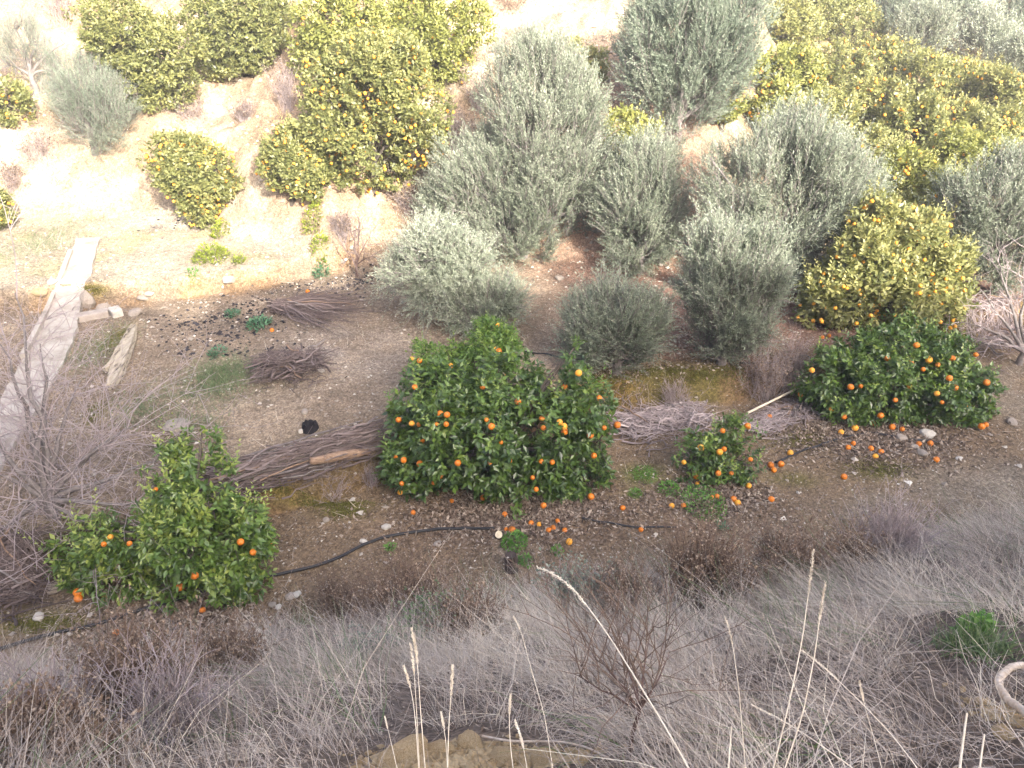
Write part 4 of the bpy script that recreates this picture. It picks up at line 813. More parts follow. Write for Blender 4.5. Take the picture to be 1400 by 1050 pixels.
weed('small round bright green moss cushion below the mossy patch', 868, 676, 9, 'weed', 260, .018, .03)
# ------------------------------------------------------------ bare trees
def bare(name, label, base, limbs_px, r0, mat, n2=9, n3=6, seed=0, L2=.7, L3=.35, group=None, twm='twig', droop=0.0, up=.15, n4=0, tw=1.0):
    base = np.array(base); root = thing(name, label, 'tree', base, group); rg = np.random.default_rng(seed)
    V, F = tubes(np.array([[base - [0, 0, .1], base + [0, 0, .12], base + [0.02, 0, .28]]]), np.array([[r0 * 1.4, r0 * 1.1, r0]]), 8)
    obj('trunk', mesh_np('trunk', V - base, F, M[mat], smooth=True), root)
    st = base + np.array([0.01, 0, .22]); starts, dirs = [], []
    for (u, v, dy) in limbs_px:
        e = PD(u, v, base[1] + dy); d = e - st; L = np.linalg.norm(d); t = np.linspace(0, 1, 9)[:, None]
        mid = st + d * .5 + np.array([0, 0, .10 * L]) + rg.normal(size=3) * .06 * L
        q = (1 - t) ** 2 * st + 2 * t * (1 - t) * mid + t * t * e; q[1:-1] += rg.normal(size=(7, 3)) * .012 * L
        V, F = tubes_path(q, r0 * np.linspace(.75, .12, 9), 6); obj('branch', mesh_np('branch', V - base, F, M[mat], smooth=True), root)
        for i in range(n2):
            f = .25 + .75 * (i + rg.random()) / n2; x_ = f * 8; a = int(min(7, x_)); p = q[a] * (1 - (x_ - a)) + q[a + 1] * (x_ - a)
            starts.append(p); dirs.append(nrm((nrm(d[None])[0] * .55 + rg.normal(size=3) * .55 + np.array([0, 0, up]))[None])[0])
    starts = np.array(starts); dirs = np.array(dirs); allp = []
    def gen(s_, d_, L, k, r):
        Ls = L * (.5 + .9 * rg.random(len(s_))); q = curved(s_, d_, Ls, k, rg.normal(size=(len(s_), 3)) * .28 - np.array([0, 0, droop]))
        q[:, 1:] += rg.normal(size=q[:, 1:].shape) * .012 * L
        V, F = tubes(q, np.tile(np.linspace(r, r * .35, k), (len(s_), 1)), 4); return q, V, F
    q2, V2, F2_ = gen(starts, dirs, L2, 6, .0085 * tw)
    m = len(q2); ii = rg.integers(1, 6, (m, n3)); s3 = q2[np.arange(m)[:, None], ii].reshape(-1, 3); d3 = nrm(np.repeat(dirs, n3, 0) * .7 + rg.normal(size=(m * n3, 3)) * .55 + np.array([0, 0, up]))
    q3, V3, F3 = gen(s3, d3, L3, 5, .0048 * tw)
    bl = [(V2, F2_), (V3, F3)]
    if n4:
        m = len(q3); ii = rg.integers(1, 5, (m, n4)); s4 = q3[np.arange(m)[:, None], ii].reshape(-1, 3); d4 = nrm(np.repeat(d3, n4, 0) * .7 + rg.normal(size=(m * n4, 3)) * .6)
        q4, V4, F4 = gen(s4, d4, L3 * .55, 4, .0032 * tw); bl.append((V4, F4))
    V, F = cat(bl); obj('twigs', mesh_np('twigs', V - base, F, M[twm], np.repeat(rg.random(len(F)), 1)[:1].repeat(len(V)) * .1 + .35 + .3 * rg.random(len(V))), root, kind='stuff')
bare('bare_tree', 'leafless grey tree with long thin spreading twigs at the left edge', P(72, 705), [(20, 400, .9), (55, 470, .7), (0, 470, .4), (-30, 560, .2), (110, 520, .8), (190, 580, .5), (215, 630, .3), (180, 690, -.1), (120, 620, .3), (100, 740, -.3), (20, 690, -.2), (-20, 640, 0), (40, 600, .3), (150, 600, .4), (60, 540, .5), (-10, 740, -.3), (150, 730, -.2), (80, 640, 0)],
     .05, 'bark_grey', n2=6, n3=4, seed=3, L2=.85, L3=.5, n4=3, tw=.85, group='leafless trees')
bare('bare_tree', 'leafless pale tree with curving branches cut off by the right edge', P(1392, 500), [(1340, 395, .3), (1310, 440, .1), (1360, 350, .5), (1345, 470, -.1), (1400, 360, .4), (1420, 430, .1)], .045, 'bark_grey', n2=6, n3=4, seed=5, L2=.6, L3=.3, group='leafless trees')
bare('bare_shrub', 'small leafless reddish shrub on the pink bank left of the pale silvery olive', P(488, 378), [(478, 310, .1), (492, 300, .1), (505, 325, 0), (470, 340, 0), (515, 350, 0)], .02, 'bark_red', n2=5, n3=4, seed=6, L2=.35, L3=.2, twm='twig_dark')
bare('bare_shrub', 'dark reddish leafless stems rising from the dry bank at bottom centre', P(860, 1040), [(800, 880, .25), (835, 870, .2), (862, 905, .15), (885, 860, .2), (915, 890, .2), (850, 930, 0), (780, 920, .1), (900, 930, 0), (820, 900, .1)], .0055, 'bark_red', n2=5, n3=3, seed=7, L2=.28, L3=.14, twm='stem_brown', up=.9, tw=.25)
# ------------------------------------------------------------ piles of prunings
def pile(name, label, pl, hw, n, seed, L, twm='twig', hgt=.22, spread=.25, fan=False, r=.006, group='heaps of pruned twigs', kink=.02, sticks=6, level=False, poles=0):
    q = line(pl, 30, 0); rg = np.random.default_rng(seed); c = q[len(q) // 2]; root = thing(name, label, 'brush pile', P(*pl[len(pl) // 2]), group); c = np.array(root.location)
    d = nrm((q[-1] - q[0])[None])[0]; d[2] = 0; d = nrm(d[None])[0]; s = np.array([-d[1], d[0], 0])
    k = rg.integers(0, 30, n); w = rg.normal(size=n) * .5; p0 = q[k] + s * (w * hw)[:, None]; zz = hgt * np.exp(-w ** 2 * 1.2) * rg.random(n) ** .7
    a = rg.normal(size=n) * spread
    if fan: p0 = q[0] + s * (rg.normal(size=n) * hw * .12)[:, None] + d * (rg.random(n) * .3 * L)[:, None]; a = rg.normal(size=n) * spread; zz = rg.random(n) * hgt
    dd = d * np.cos(a)[:, None] + s * np.sin(a)[:, None]; dd[:, 2] += rg.normal(size=n) * .06
    Ls = L * (.4 + .8 * rg.random(n)); p0 = p0 if fan else p0 - dd * Ls[:, None] * .5
    t = np.linspace(0, 1, 6)[None, :, None]; qq = p0[:, None] + dd[:, None] * Ls[:, None, None] * t + (rg.normal(size=(n, 1, 3)) * .14 * t ** 2 + rg.normal(size=(n, 6, 3)) * kink) * Ls[:, None, None]
    g = terrain(qq[..., 0], qq[..., 1])
    if level:
        f_ = np.clip(((qq[..., :2] - q[0, :2]) @ d[:2]) / np.linalg.norm(q[-1] - q[0]), -.1, 1.1); g = np.maximum(g, q[0, 2] + (q[-1, 2] - q[0, 2]) * f_)
    qq[..., 2] = g + zz[:, None] + .01 + np.abs(rg.normal(size=(n, 6))) * .02 - (t[..., 0] * zz[:, None] * .5 if fan else 0)
    rad = r * (.4 + 1.5 * rg.random(n) ** 4)[:, None] * np.linspace(1.1, .35, 6)[None]
    V, F = tubes(qq, rad, 4); obj('twigs', mesh_np('twigs', V - c, F, M[twm], np.repeat(np.clip(rg.random(n) * (.5 if twm == 'twig_dark' else .6) + zz / hgt * (.22 if twm == 'twig_dark' else .4), 0, 1), 24)), root, kind='stuff')  # twigs low in the heap tinted darker, painting its shaded interior
    # a handful of thicker sticks one can pick out
    for j in range(sticks):
        i = int(rg.integers(0, n)); V, F = tubes_path(qq[i] + [0, 0, .03], np.linspace(.016, .007, 6) * random.uniform(.6, 1.2), 5); obj('stick', mesh_np('stick', V - c, F, M[('bark_grey', 'bark', 'log')[j % 3]], smooth=True), root)
    for j in range(poles):
        f0 = rg.random() * .35; f1 = .62 + .4 * rg.random(); w0 = rg.normal() * .6; A = q[0] + (q[-1] - q[0]) * f0 + s * hw * (w0 + .2 * rg.normal()); B = q[0] + (q[-1] - q[0]) * f1 + s * hw * w0
        tt = np.linspace(0, 1, 8)[:, None]; L_ = A + (B - A) * tt + rg.normal(size=(8, 3)) * .010; L_[:, 2] = q[0, 2] + (q[-1, 2] - q[0, 2]) * (f0 + (f1 - f0) * tt[:, 0]) + hgt * (.45 + .4 * rg.random()) + .02
        V, F = tubes_path(L_, np.linspace(.017, .007, 8) * rg.uniform(.6, 1.1), 6); obj('stick', mesh_np('stick', V - c, F, M[('bark', 'stem_grey', 'log')[j % 3]], smooth=True), root)
    return root
M['stem_grey'] = solid_mat('dark_grey_bark', [(0.3, (0.09, 0.075, 0.07)), (0.7, (0.22, 0.19, 0.18))], 14, 0.9, 0.3)
pile('brush_pile', 'long dark pile of pruned twigs between the left and the central orange tree', [(292, 680), (360, 655), (430, 630), (508, 606)], .26, 850, 1, .7, 'twig_dark', .24, .24, r=.0125, kink=.03, sticks=20, level=True, poles=16)
pile('brush_pile', 'upper purple grey twig heap fanned out beside the pale silvery olive', [(370, 425), (420, 427), (470, 425)], .5, 420, 2, 1.25, 'twig_dark', .14, .40, fan=True, kink=.035, r=.009)
pile('brush_pile', 'lower purple grey twig heap, smaller, on the open terrace', [(358, 512), (395, 508), (442, 506)], .42, 480, 3, .5, 'twig_dark', .26, 1.3, kink=.04, r=.009)
pile('brush_pile', 'purple dry brush on the ground right of the central orange tree', [(850, 588), (900, 580), (960, 572)], .42, 600, 4, .5, 'twig', .14, .9, r=.008, kink=.035)
pile('brush_pile', 'grey twigs strewn under the pale cane', [(1030, 590), (1060, 575), (1100, 560)], .3, 420, 5, .45, 'twig', .06, .8, r=.005)
pile('brush_pile', 'grey heap of dead twigs left of the left orange tree', [(-10, 800), (25, 798), (62, 796)], .3, 450, 6, .5, 'twig_dark', .2, .7, r=.009, kink=.035)
pile('brush_pile', 'pale tangle of twigs under the leafless tree at the right edge', [(1310, 445), (1340, 450), (1390, 455)], .7, 380, 7, .7, 'twig', .15, .9, kink=.04)
# ------------------------------------------------------------ dry shrubs of the bank, each one
def dryshrub(label, u, v, wpx, hpx, n=170, mat='stem_brown', seeds=True, seed=0, name='dry_shrub', lean=0.0, group='dry brown shrubs on the bank', sdm='seed', nsd=18, sr=.015):
    p = P(u, v); t = p[1] / ray(u, v)[1]; W = wpx * .5 * t / FPX; H = hpx * t / FPX * 1.1; rg = np.random.default_rng(seed + 900)
    root = thing(name, label, 'shrub', p, group)
    st = p + np.column_stack([rg.normal(size=(n, 2)) * W * .25, np.zeros(n)]); st[:, 2] = terrain(st[:, 0], st[:, 1]) - .02
    d = nrm(np.column_stack([rg.normal(size=n) * W * .55 + lean * H, rg.normal(size=n) * W * .4, H * (.7 + .5 * rg.random(n))])); L = H * (.6 + .6 * rg.random(n))
    q = curved(st, d, L, 6, rg.normal(size=(n, 3)) * .12); q[:, 1:] += rg.normal(size=(n, 5, 3)) * .008
    V1, F1_ = tubes(q, np.tile(np.linspace(.0035, .0014, 6), (n, 1)), 3)
    m = 5; ii = rg.integers(2, 6, (n, m)); s2 = q[np.arange(n)[:, None], ii].reshape(-1, 3); d2 = nrm(np.repeat(d, m, 0) + rg.normal(size=(n * m, 3)) * .5)
    q2 = curved(s2, d2, H * .28 * (.5 + rg.random(n * m)), 4, rg.normal(size=(n * m, 3)) * .2); V2, F2_ = tubes(q2, np.tile(np.linspace(.0018, .001, 4), (n * m, 1)), 3)
    V, F = cat([(V1, F1_), (V2, F2_)]); obj('stems', mesh_np('stems', V - p, F, M[mat], .2 + .6 * rg.random(len(V))), root, kind='stuff')
    if seeds:
        k = n * nsd; qi = rg.integers(0, len(q2), k); e = q2[qi, rg.integers(1, 4, k)] + rg.normal(size=(k, 3)) * .008; dd = nrm(rg.normal(size=(k, 3)) + [0, 0, .6]); s, _ = perp(dd)
        Vs, Fs, rr = leaves_flat(e, dd, s, sr * (.7 + .9 * rg.random(k)), sr * (.6 + .5 * rg.random(k)), rg.random(k))
        obj('seed_heads', mesh_np('seed_heads', Vs - p, Fs, M[sdm], rr), root, kind='stuff')
for i, a in enumerate([
    ('large brown seeded shrub in front of the left orange tree', 205, 978, 120, 105, 260), ('darker brown shrub just right of the large brown seeded one', 318, 925, 90, 70, 160),
    ('wide rusty brown shrub at the foot of the bank left of bottom centre', 560, 850, 130, 80, 260), ('tall brown shrub right of the wide rusty one', 640, 885, 90, 70, 190),
    ('brown shrub with many seed heads below the small sapling', 955, 830, 110, 100, 260), ('smaller brown shrub behind the seeded shrub below the sapling', 1070, 790, 110, 66, 220),
    ('low rusty shrub at the left foot of the bank near the hose', 470, 850, 70, 60, 130), ('brown shrub half hidden at the lower left corner', 60, 1030, 130, 80, 200),
    ('brown dry shrub beneath the curved bleached stalk', 850, 850, 90, 70, 160), ('low brown shrub on the right end of the bank foot', 1150, 775, 70, 50, 120),
    ('small brown shrub at the very bottom left of centre', 150, 1060, 90, 70, 140)]):
    dryshrub(a[0], *a[1:5], n=a[5], seed=i)
dryshrub('mauve grey dry shrub at the foot of the bank on the right', 1205, 768, 110, 70, 300, 'twig', False, 21, group='mauve dry shrubs')
dryshrub('tan dry shrub on the mossy step left of the broad right orange tree', 1045, 545, 70, 50, 160, 'twig', True, 22, group='dry plants on the step', sr=.02)
dryshrub('tan dry shrub closest to the broad right orange tree on the step', 1080, 525, 50, 45, 110, 'twig', True, 23, group='dry plants on the step', sr=.02)
dryshrub('dry pale stalks on the step below the thick brown log', 455, 672, 80, 30, 60, 'twig', False, 24, group='dry plants on the step')
dryshrub('dry pale stalks left of the central orange tree at the step', 508, 665, 36, 30, 40, 'twig', False, 25, group='dry plants on the step')
dryshrub('dry leaning stalks in the middle of the step', 930, 556, 50, 34, 60, 'twig', False, 27, group='dry plants on the step', lean=-.5)
dryshrub('tangled bare bramble in the lower left corner of the bank', 60, 1000, 150, 90, 140, 'twig', False, 28, group='brambles', name='bramble')
dryshrub('tangled grey bramble right of the large brown seeded shrub', 250, 1010, 140, 120, 110, 'twig', False, 29, group='brambles', name='bramble')
dryshrub('dark green grey herb behind the tall brown shrub', 600, 880, 90, 50, 160, 'twig', True, 30, group='green herbs in the bank', name='herb', sdm='greengrass', sr=.022)
dryshrub('grey green herb in the dry grass under the curved bleached stalk', 790, 840, 70, 60, 150, 'twig', True, 31, group='green herbs in the bank', name='herb', sdm='olive_blue', sr=.022)
dryshrub('silver green low herb left of the upright stalks', 505, 915, 60, 45, 150, 'twig', True, 32, group='green herbs in the bank', name='herb', sdm='olive_blue', sr=.016)
for i, (lb, u, v, w_, h_, mt, sdm_) in enumerate([
    ('dry pinkish scrub on the pale bank below the top left orange tree', 262, 165, 60, 26, 'twig', 'seed'), ('dry brown scrub between the two top left orange trees', 395, 150, 40, 40, 'twig', 'seed'),
    ('dry scrub on the pale bank left of the low spreading orange bush', 335, 165, 36, 22, 'twig', 'seed'), ('twiggy dry scrub right of the dense orange tree', 625, 210, 50, 46, 'twig', 'seed'),
    ('dry scrub between the yellow leaved tree and the tallest olive', 655, 150, 36, 40, 'twig', 'seed'), ('thin dry scrub under the grey shrub at far left', 60, 225, 60, 34, 'twig', 'seed'),
    ('dry brown scrub under the dense orange tree', 560, 290, 60, 26, 'twig', 'seed'), ('dry reddish scrub on the pink bank below the low orange bush', 470, 325, 40, 26, 'twig', 'seed'),
    ('dark dry scrub on top of the pale rock face at the top edge', 700, 15, 60, 18, 'stem_brown', 'seed'), ('dark dry scrub at the right end of the pale rock face', 890, 40, 30, 30, 'stem_brown', 'seed'),
    ('brownish dry scrub between the big grey olive and the yellow bush', 915, 205, 40, 30, 'twig', 'seed'), ('dry grey scrub in the grove above the broad leaning olive', 1120, 215, 40, 36, 'twig', 'olive_blue'),
    ('dry scrub beside the pale boulder in the grove', 1215, 240, 40, 26, 'twig', 'olive_blue'), ('dry pinkish scrub right of the grey shrub in the grove', 1290, 245, 40, 24, 'twig', 'seed'),
    ('dry scrub at the top left corner behind the sparse grey shrub', 85, 30, 60, 40, 'twig', 'seed'), ('dry tan scrub at the left edge above the terrace grass', 20, 260, 50, 24, 'twig', 'seed'),
    ('dry scrub on the bank between olive and pink earth', 590, 335, 40, 30, 'twig', 'seed'), ('low dry scrub behind the olive between the two largest', 940, 395, 40, 30, 'stem_brown', 'seed')]):
    dryshrub(lb, u, v, w_, h_, n=90, seed=40 + i, mat=mt, group='dry scrub on the sunlit slope', sdm=sdm_, sr=.03, nsd=10)
# ------------------------------------------------------------ the dry grass of the bank
def in_bank(n, y0, y1, x0f=-.85, x1f=.85):
    xs = RNG.uniform(-7.5, 9, n); ys = RNG.uniform(y0, y1, n); F1, _, _, _ = zones(xs, ys)
    k = (ys < F1 - RNG.random(n) * .5) & (np.abs(xs) < (ys * .9 + .9)); return xs[k], ys[k], F1[k]
def tufts(nt_, per, L, segs, W, seed, y0, y1, mname='grass', tone=0.0, name='dry_grass', spread=.065, label=None, upk=.8, thr=.42):
    tx, ty, F1 = in_bank(nt_, y0, y1)
    zz_ = terrain(tx, ty); dep = ty * math.cos(PITCH) + (6 - zz_) * math.sin(PITCH); pu_ = 700 + FPX * tx / dep; pv_ = 525 - FPX * ((zz_ - 6) * math.cos(PITCH) + ty * math.sin(PITCH)) / dep
    bad = ((pu_ > 510) & (pu_ < 810) & (pv_ > 1000)) | ((pu_ > 1290) & (pv_ > 945)) | ((pu_ < 170) & (pv_ < 930)); ok = ~bad | ((RNG.random(len(tx)) < .22) & (pu_ > 170)); tx, ty, F1 = tx[ok], ty[ok], F1[ok]
    pat = fbm(tx * .9, ty * .9, 501) * 2 + .5; keep = vn(tx * 1.6, ty * 1.6, 77) > thr * RNG.random(len(tx)) * 1.6; tx, ty, F1, pat = tx[keep], ty[keep], F1[keep], pat[keep]; tj = RNG.normal(size=len(tx)) * .7
    n = len(tx) * per; bx = np.repeat(tx, per) + RNG.normal(size=n) * spread; by = np.repeat(ty, per) + RNG.normal(size=n) * spread * .9
    flow = np.repeat(fbm(tx * .55, ty * .55, 520) * 7 - .35 + tj, per) + RNG.normal(size=n) * .6
    tilt = np.repeat(.5 + .45 * RNG.random(len(tx)), per) * (.5 + RNG.random(n))
    d = nrm(np.column_stack([np.sin(flow) * tilt, np.cos(flow) * tilt * .8 + .12, np.full(n, upk)])); hL = np.repeat(L * (.6 + .7 * RNG.random(len(tx))), per) * (.5 + .7 * RNG.random(n))
    hL *= np.clip(.22 + .8 * (np.repeat(F1, per) - by) / 1.3, .2, 1.0)
    p0 = np.column_stack([bx, by, terrain(bx, by) - .01]); bend = np.column_stack([np.sin(flow), np.cos(flow), -np.full(n, .55)]) * (.25 + .6 * RNG.random(n))[:, None] + RNG.normal(size=(n, 3)) * .26
    q = curved(p0, d, hL, segs, bend); q[:, 1:] += RNG.normal(size=(n, segs - 1, 3)) * .014
    w = W * (.6 + .8 * RNG.random(n))[:, None] * np.linspace(1, .25, segs)[None]; side = nrm(np.cross(d, rv(n)))
    V, F = ribbons(q, w, side); tint = np.repeat(np.clip(pat * .6 + .06 + tone + .26 * RNG.normal(size=len(tx)), 0, .8), per) * .8 + RNG.random(n) ** 1.5 * .42
    o = obj(name, mesh_np(name, V, F, M[mname], np.repeat(np.clip(tint, 0, 1), segs * 2)), kind='stuff', label=label, cat='grass'); return o
tufts(3300, 46, .25, 5, .0026, 1, .7, 4.2, label='dense mauve grey and straw coloured dry grass covering the near bank')
tufts(3800, 36, .25, 4, .0040, 2, 3.4, 8.6, label='dry grass thinning out towards the foot of the bank', name='dry_grass', thr=.45)
tufts(420, 26, .30, 3, .004, 3, 1.0, 6.0, 'greengrass', label='sparse green blades growing among the dry grass', name='green_grass', thr=.3)
tufts(300, 5, .48, 6, .0026, 4, .9, 6.5, 'grass', .25, label='longer pale stems sticking out of the dry grass', name='dry_stems', upk=1.1)
# ------------------------------------------------------------ pebbles, litter, twiglets, moss
def region(n, y0, y1, f):
    xs = RNG.uniform(-13, 15, n); ys = y0 + (y1 - y0) * RNG.random(n) ** 1.25; k = (np.abs(xs) < ys * .78 + .8); xs, ys = xs[k], ys[k]; k = f(xs, ys); return xs[k], ys[k]
def flatbits(name, xs, ys, L, W, mat, label, lift=.004, tiltk=.35, tone=None, seed=0):
    n = len(xs); p = np.column_stack([xs, ys, terrain(xs, ys) + lift]); a = RNG.random(n) * 6.283
    d = nrm(np.column_stack([np.cos(a), np.sin(a), RNG.normal(size=n) * tiltk])); s = nrm(np.cross(d, np.column_stack([RNG.normal(size=(n, 2)) * tiltk, np.ones(n)])))
    V, F, r = leaves_flat(p, d, s, L * (.5 + RNG.random(n)), W * (.5 + RNG.random(n)), RNG.random(n) if tone is None else tone(n))
    obj(name, mesh_np(name, V, F, M[mat], r), kind='stuff', label=label, cat='litter')
def stones(name, xs, ys, R, mat, label, tone=None, seed=0):
    base = np.array([[1, 0, 0], [-1, 0, 0], [0, 1, 0], [0, -1, 0], [0, 0, 1], [0, 0, -1]], float); fc = np.array([[0, 2, 4], [2, 1, 4], [1, 3, 4], [3, 0, 4], [2, 0, 5], [1, 2, 5], [3, 1, 5], [0, 3, 5]])
    n = len(xs); a = RNG.random(n) * 6.283; r = R * (.35 + RNG.random(n) ** 3 * 1.6); B = base[None] * (1 + .35 * RNG.normal(size=(n, 6, 1)).clip(-1.5, 1.5)); B = B + RNG.normal(size=(n, 6, 3)) * .18; B[..., 2] *= .65
    ca, sa = np.cos(a)[:, None], np.sin(a)[:, None]; Vx = B[..., 0] * ca - B[..., 1] * sa; Vy = B[..., 0] * sa + B[..., 1] * ca
    V = np.stack([Vx * r[:, None] + xs[:, None], Vy * r[:, None] + ys[:, None], B[..., 2] * r[:, None] + terrain(xs, ys)[:, None] + r[:, None] * .25], -1).reshape(-1, 3)
    F = (np.arange(n)[:, None, None] * 6 + fc[None]).reshape(-1, 3); rr = RNG.random(n) if tone is None else tone(n)
    obj(name, mesh_np(name, V, F, M[mat], np.repeat(rr, 6)), kind='stuff', label=label, cat='stones')
def t_low(x_, y_): F1, R1, R2, F2 = zones(x_, y_); return (y_ > F1 - .3) & (y_ < R1)
def t_up(x_, y_): F1, R1, R2, F2 = zones(x_, y_); return (y_ > R1) & (y_ < F2 + .4) & ((fbm(x_, y_, 600) + .35) > RNG.random(len(x_)) * .7)
xs, ys = region(70000, 5, 13, t_low); stones('pebbles', xs, ys, .0085, 'pebble', 'small pebbles scattered over the lower terrace')
xs, ys = region(110000, 6, 17, t_up); stones('gravel', xs, ys, .0145, 'pebble', 'pale gravel strewn over the upper terraces', tone=lambda n: np.clip(RNG.random(n) * .9 + .08, 0, 1))
xs, ys = region(2600, 5, 16, lambda a, b: t_low(a, b) | t_up(a, b)); stones('larger_pebbles', xs, ys, .022, 'pebble', 'scattered larger white and grey pebbles on both terraces', tone=lambda n: .6 + .4 * RNG.random(n))
xs, ys = region(7000, 13, 22, lambda a, b: zones(a, b)[3] < b - .1); stones('slope_rubble', xs, ys, .035, 'pebble', 'loose rubble on the sunlit slope', tone=lambda n: .5 + .5 * RNG.random(n))
xs, ys = region(150000, 5, 13, t_low); flatbits('leaf_litter', xs, ys, .030, .010, 'litter', 'brown leaf and twig litter covering the lower terrace')
xs, ys = region(90000, 7, 15, t_up); flatbits('leaf_litter', xs, ys, .030, .009, 'litter', 'leaf and twig litter on the upper terrace')
xs, ys = region(60000, .8, 7, lambda a, b: b < zones(a, b)[0]); flatbits('leaf_litter', xs, ys, .022, .007, 'litter', 'broken straw and litter on the soil of the bank')
def near_px(n, lst):
    out = []
    for (u, v, ru, rv_, m) in lst:
        uu = u + RNG.normal(size=m) * ru * .5; vv = v + RNG.normal(size=m) * rv_ * .5
        p = P(u, v); a = P(u + ru, v); b = P(u, v - rv_); rx = abs(a[0] - p[0]); ry = abs(b[1] - p[1])
        out.append(np.column_stack([p[0] + RNG.normal(size=m) * rx * .5, p[1] + RNG.normal(size=m) * ry * .5]))
    o = np.concatenate(out); return o[:, 0], o[:, 1]
xs, ys = near_px(0, [(700, 700, 150, 40, 9000), (1190, 600, 140, 40, 7000), (975, 680, 80, 30, 3000), (230, 860, 130, 40, 4000), (1000, 480, 120, 30, 2500), (840, 500, 70, 20, 1500)])
flatbits('dead_leaves', xs, ys, .055, .024, 'litter', 'curled brown leaves lying under the orange trees', lift=.012, tiltk=.5)
xs, ys = near_px(0, [(300, 445, 60, 18, 500), (360, 420, 70, 18, 500), (430, 395, 60, 14, 400), (490, 385, 40, 16, 500), (270, 470, 60, 20, 260), (335, 470, 40, 24, 220), (400, 480, 50, 30, 150), (250, 440, 50, 14, 200), (250, 305, 50, 10, 160)])
stones('charred_debris', xs[::2], ys[::2], .019, 'char', 'black charred crumbs scattered over the upper terrace')
xs, ys = near_px(0, [(300, 520, 50, 30, 2600), (270, 580, 40, 20, 500), (200, 560, 60, 30, 900), (60, 330, 50, 30, 1200), (130, 480, 40, 40, 900), (1330, 890, 50, 20, 600)])
n = len(xs); p0 = np.column_stack([xs, ys, terrain(xs, ys)]); d = nrm(np.column_stack([RNG.normal(size=(n, 2)) * .6, np.ones(n)])); q = curved(p0, d, .05 + .07 * RNG.random(n), 3, RNG.normal(size=(n, 3)) * .4)
V, F = ribbons(q, np.tile(np.array([.005, .004, .001]), (n, 1)), nrm(np.cross(d, rv(n)))); obj('green_grass', mesh_np('green_grass', V, F, M['greengrass'], np.repeat(RNG.random(n), 6)), kind='stuff', label='thin green grass growing on the middle of the upper terrace', cat='grass')
xs, ys = near_px(0, [(560, 650, 60, 14, 2500), (430, 690, 70, 9, 2500), (470, 700, 30, 8, 900), (1090, 600, 45, 14, 1200), (1200, 640, 40, 12, 1000), (128, 565, 14, 14, 600), (830, 522, 50, 10, 2500), (900, 512, 60, 10, 3000), (960, 515, 60, 8, 2500), (1010, 510, 40, 10, 1500), (160, 465, 12, 24, 700), (130, 400, 18, 8, 600), (60, 855, 50, 12, 1500), (1260, 722, 26, 12, 800), (300, 660, 50, 14, 600)])
flatbits('moss', xs, ys, .020, .012, 'moss', 'olive green moss growing on the terrace steps and damp soil', lift=.01, tiltk=.8)
# dry stubble across the terraces and steps, and along the slope
xs, ys = region(26000, 5, 21, lambda a, b: (b > zones(a, b)[0]) & (fbm(a * 1.1, b * 1.1, 640) > -.04 + .1 * RNG.random(len(a))))
n = len(xs); p0 = np.column_stack([xs, ys, terrain(xs, ys)]); d = nrm(np.column_stack([RNG.normal(size=(n, 2)), np.full(n, .7)])); q = curved(p0, d, .05 + .13 * RNG.random(n), 3, RNG.normal(size=(n, 3)) * .3)
V, F = ribbons(q, np.tile(np.array([.0045, .004, .0015]), (n, 1)), nrm(np.cross(d, rv(n)))); obj('dry_stubble', mesh_np('dry_stubble', V, F, M['grass'], np.repeat(RNG.random(n), 6)), kind='stuff', label='short dry stubble dotted over terraces and slope', cat='grass')
# ------------------------------------------------------------ the clods at the lip of the bank, the bleached root
for i, (u, v, px, lb) in enumerate([(560, 1035, 46, 'largest yellow earth clod at the bottom edge left of centre'), (600, 1030, 36, 'yellow earth clod second from the left in the bottom row'), (645, 1025, 40, 'yellow earth clod in the middle of the bottom row'), (690, 1040, 36, 'yellow earth clod right of the middle in the bottom row'),
     (740, 1045, 34, 'yellow earth clod near the right end of the bottom row'), (530, 1048, 30, 'yellow earth clod at the left end of the bottom row'), (1370, 1010, 26, 'brown earth clod inside the loop of the bleached root')]):
    rock(lb, u, v, px, 'clod', .7, 60 + i, 'earth clods on the lip of the bank', 'earth_clod')
xs, ys = near_px(0, [(620, 1036, 110, 18, 1500), (700, 1045, 120, 14, 900), (1390, 985, 40, 30, 500)]); stones('soil_crumbs', xs, ys, .011, 'clod', 'loose yellow soil crumbs on the lip of the bank')
def gpath(pts, n=28):
    q = np.array(pts, float); s = np.concatenate([[0], np.cumsum(np.linalg.norm(np.diff(q, axis=0), axis=1))]); t = np.linspace(0, s[-1], n)
    q = np.stack([np.interp(t, s, q[:, k]) for k in range(3)], 1)
    for _ in range(3): q[1:-1] = (q[:-2] + 2 * q[1:-1] + q[2:]) / 4
    return q
q = gpath([P(u, v) + [0, 0, h] for u, v, h in [(1440, 938, .03), (1400, 938, .09), (1372, 942, .12), (1352, 958, .12), (1347, 972, .12), (1360, 990, .11), (1385, 1008, .10), (1420, 1026, .06)]], 34)
V, F = lumpy_tube('root', q, np.full(34, .0115), 10, None, .13, 8, ridges=.05)
obj('bleached_root', mesh_np('bleached_root', V - q[0], F, M['root'], smooth=True), loc=q[0], label='thick bleached root bent into a loop at the bottom right corner', cat='root')
q = gpath([P(u, v) + [0, 0, .05] for u, v in [(660, 1020), (700, 1030), (760, 1028), (800, 1036), (840, 1060)]], 20); V, F = tubes_path(q, np.linspace(.004, .003, 20), 6)
obj('creeping_root', mesh_np('creeping_root', V - q[0], F, M['root'], smooth=True), loc=q[0], label='thin pale root creeping over the earth clods at the bottom edge', cat='root')
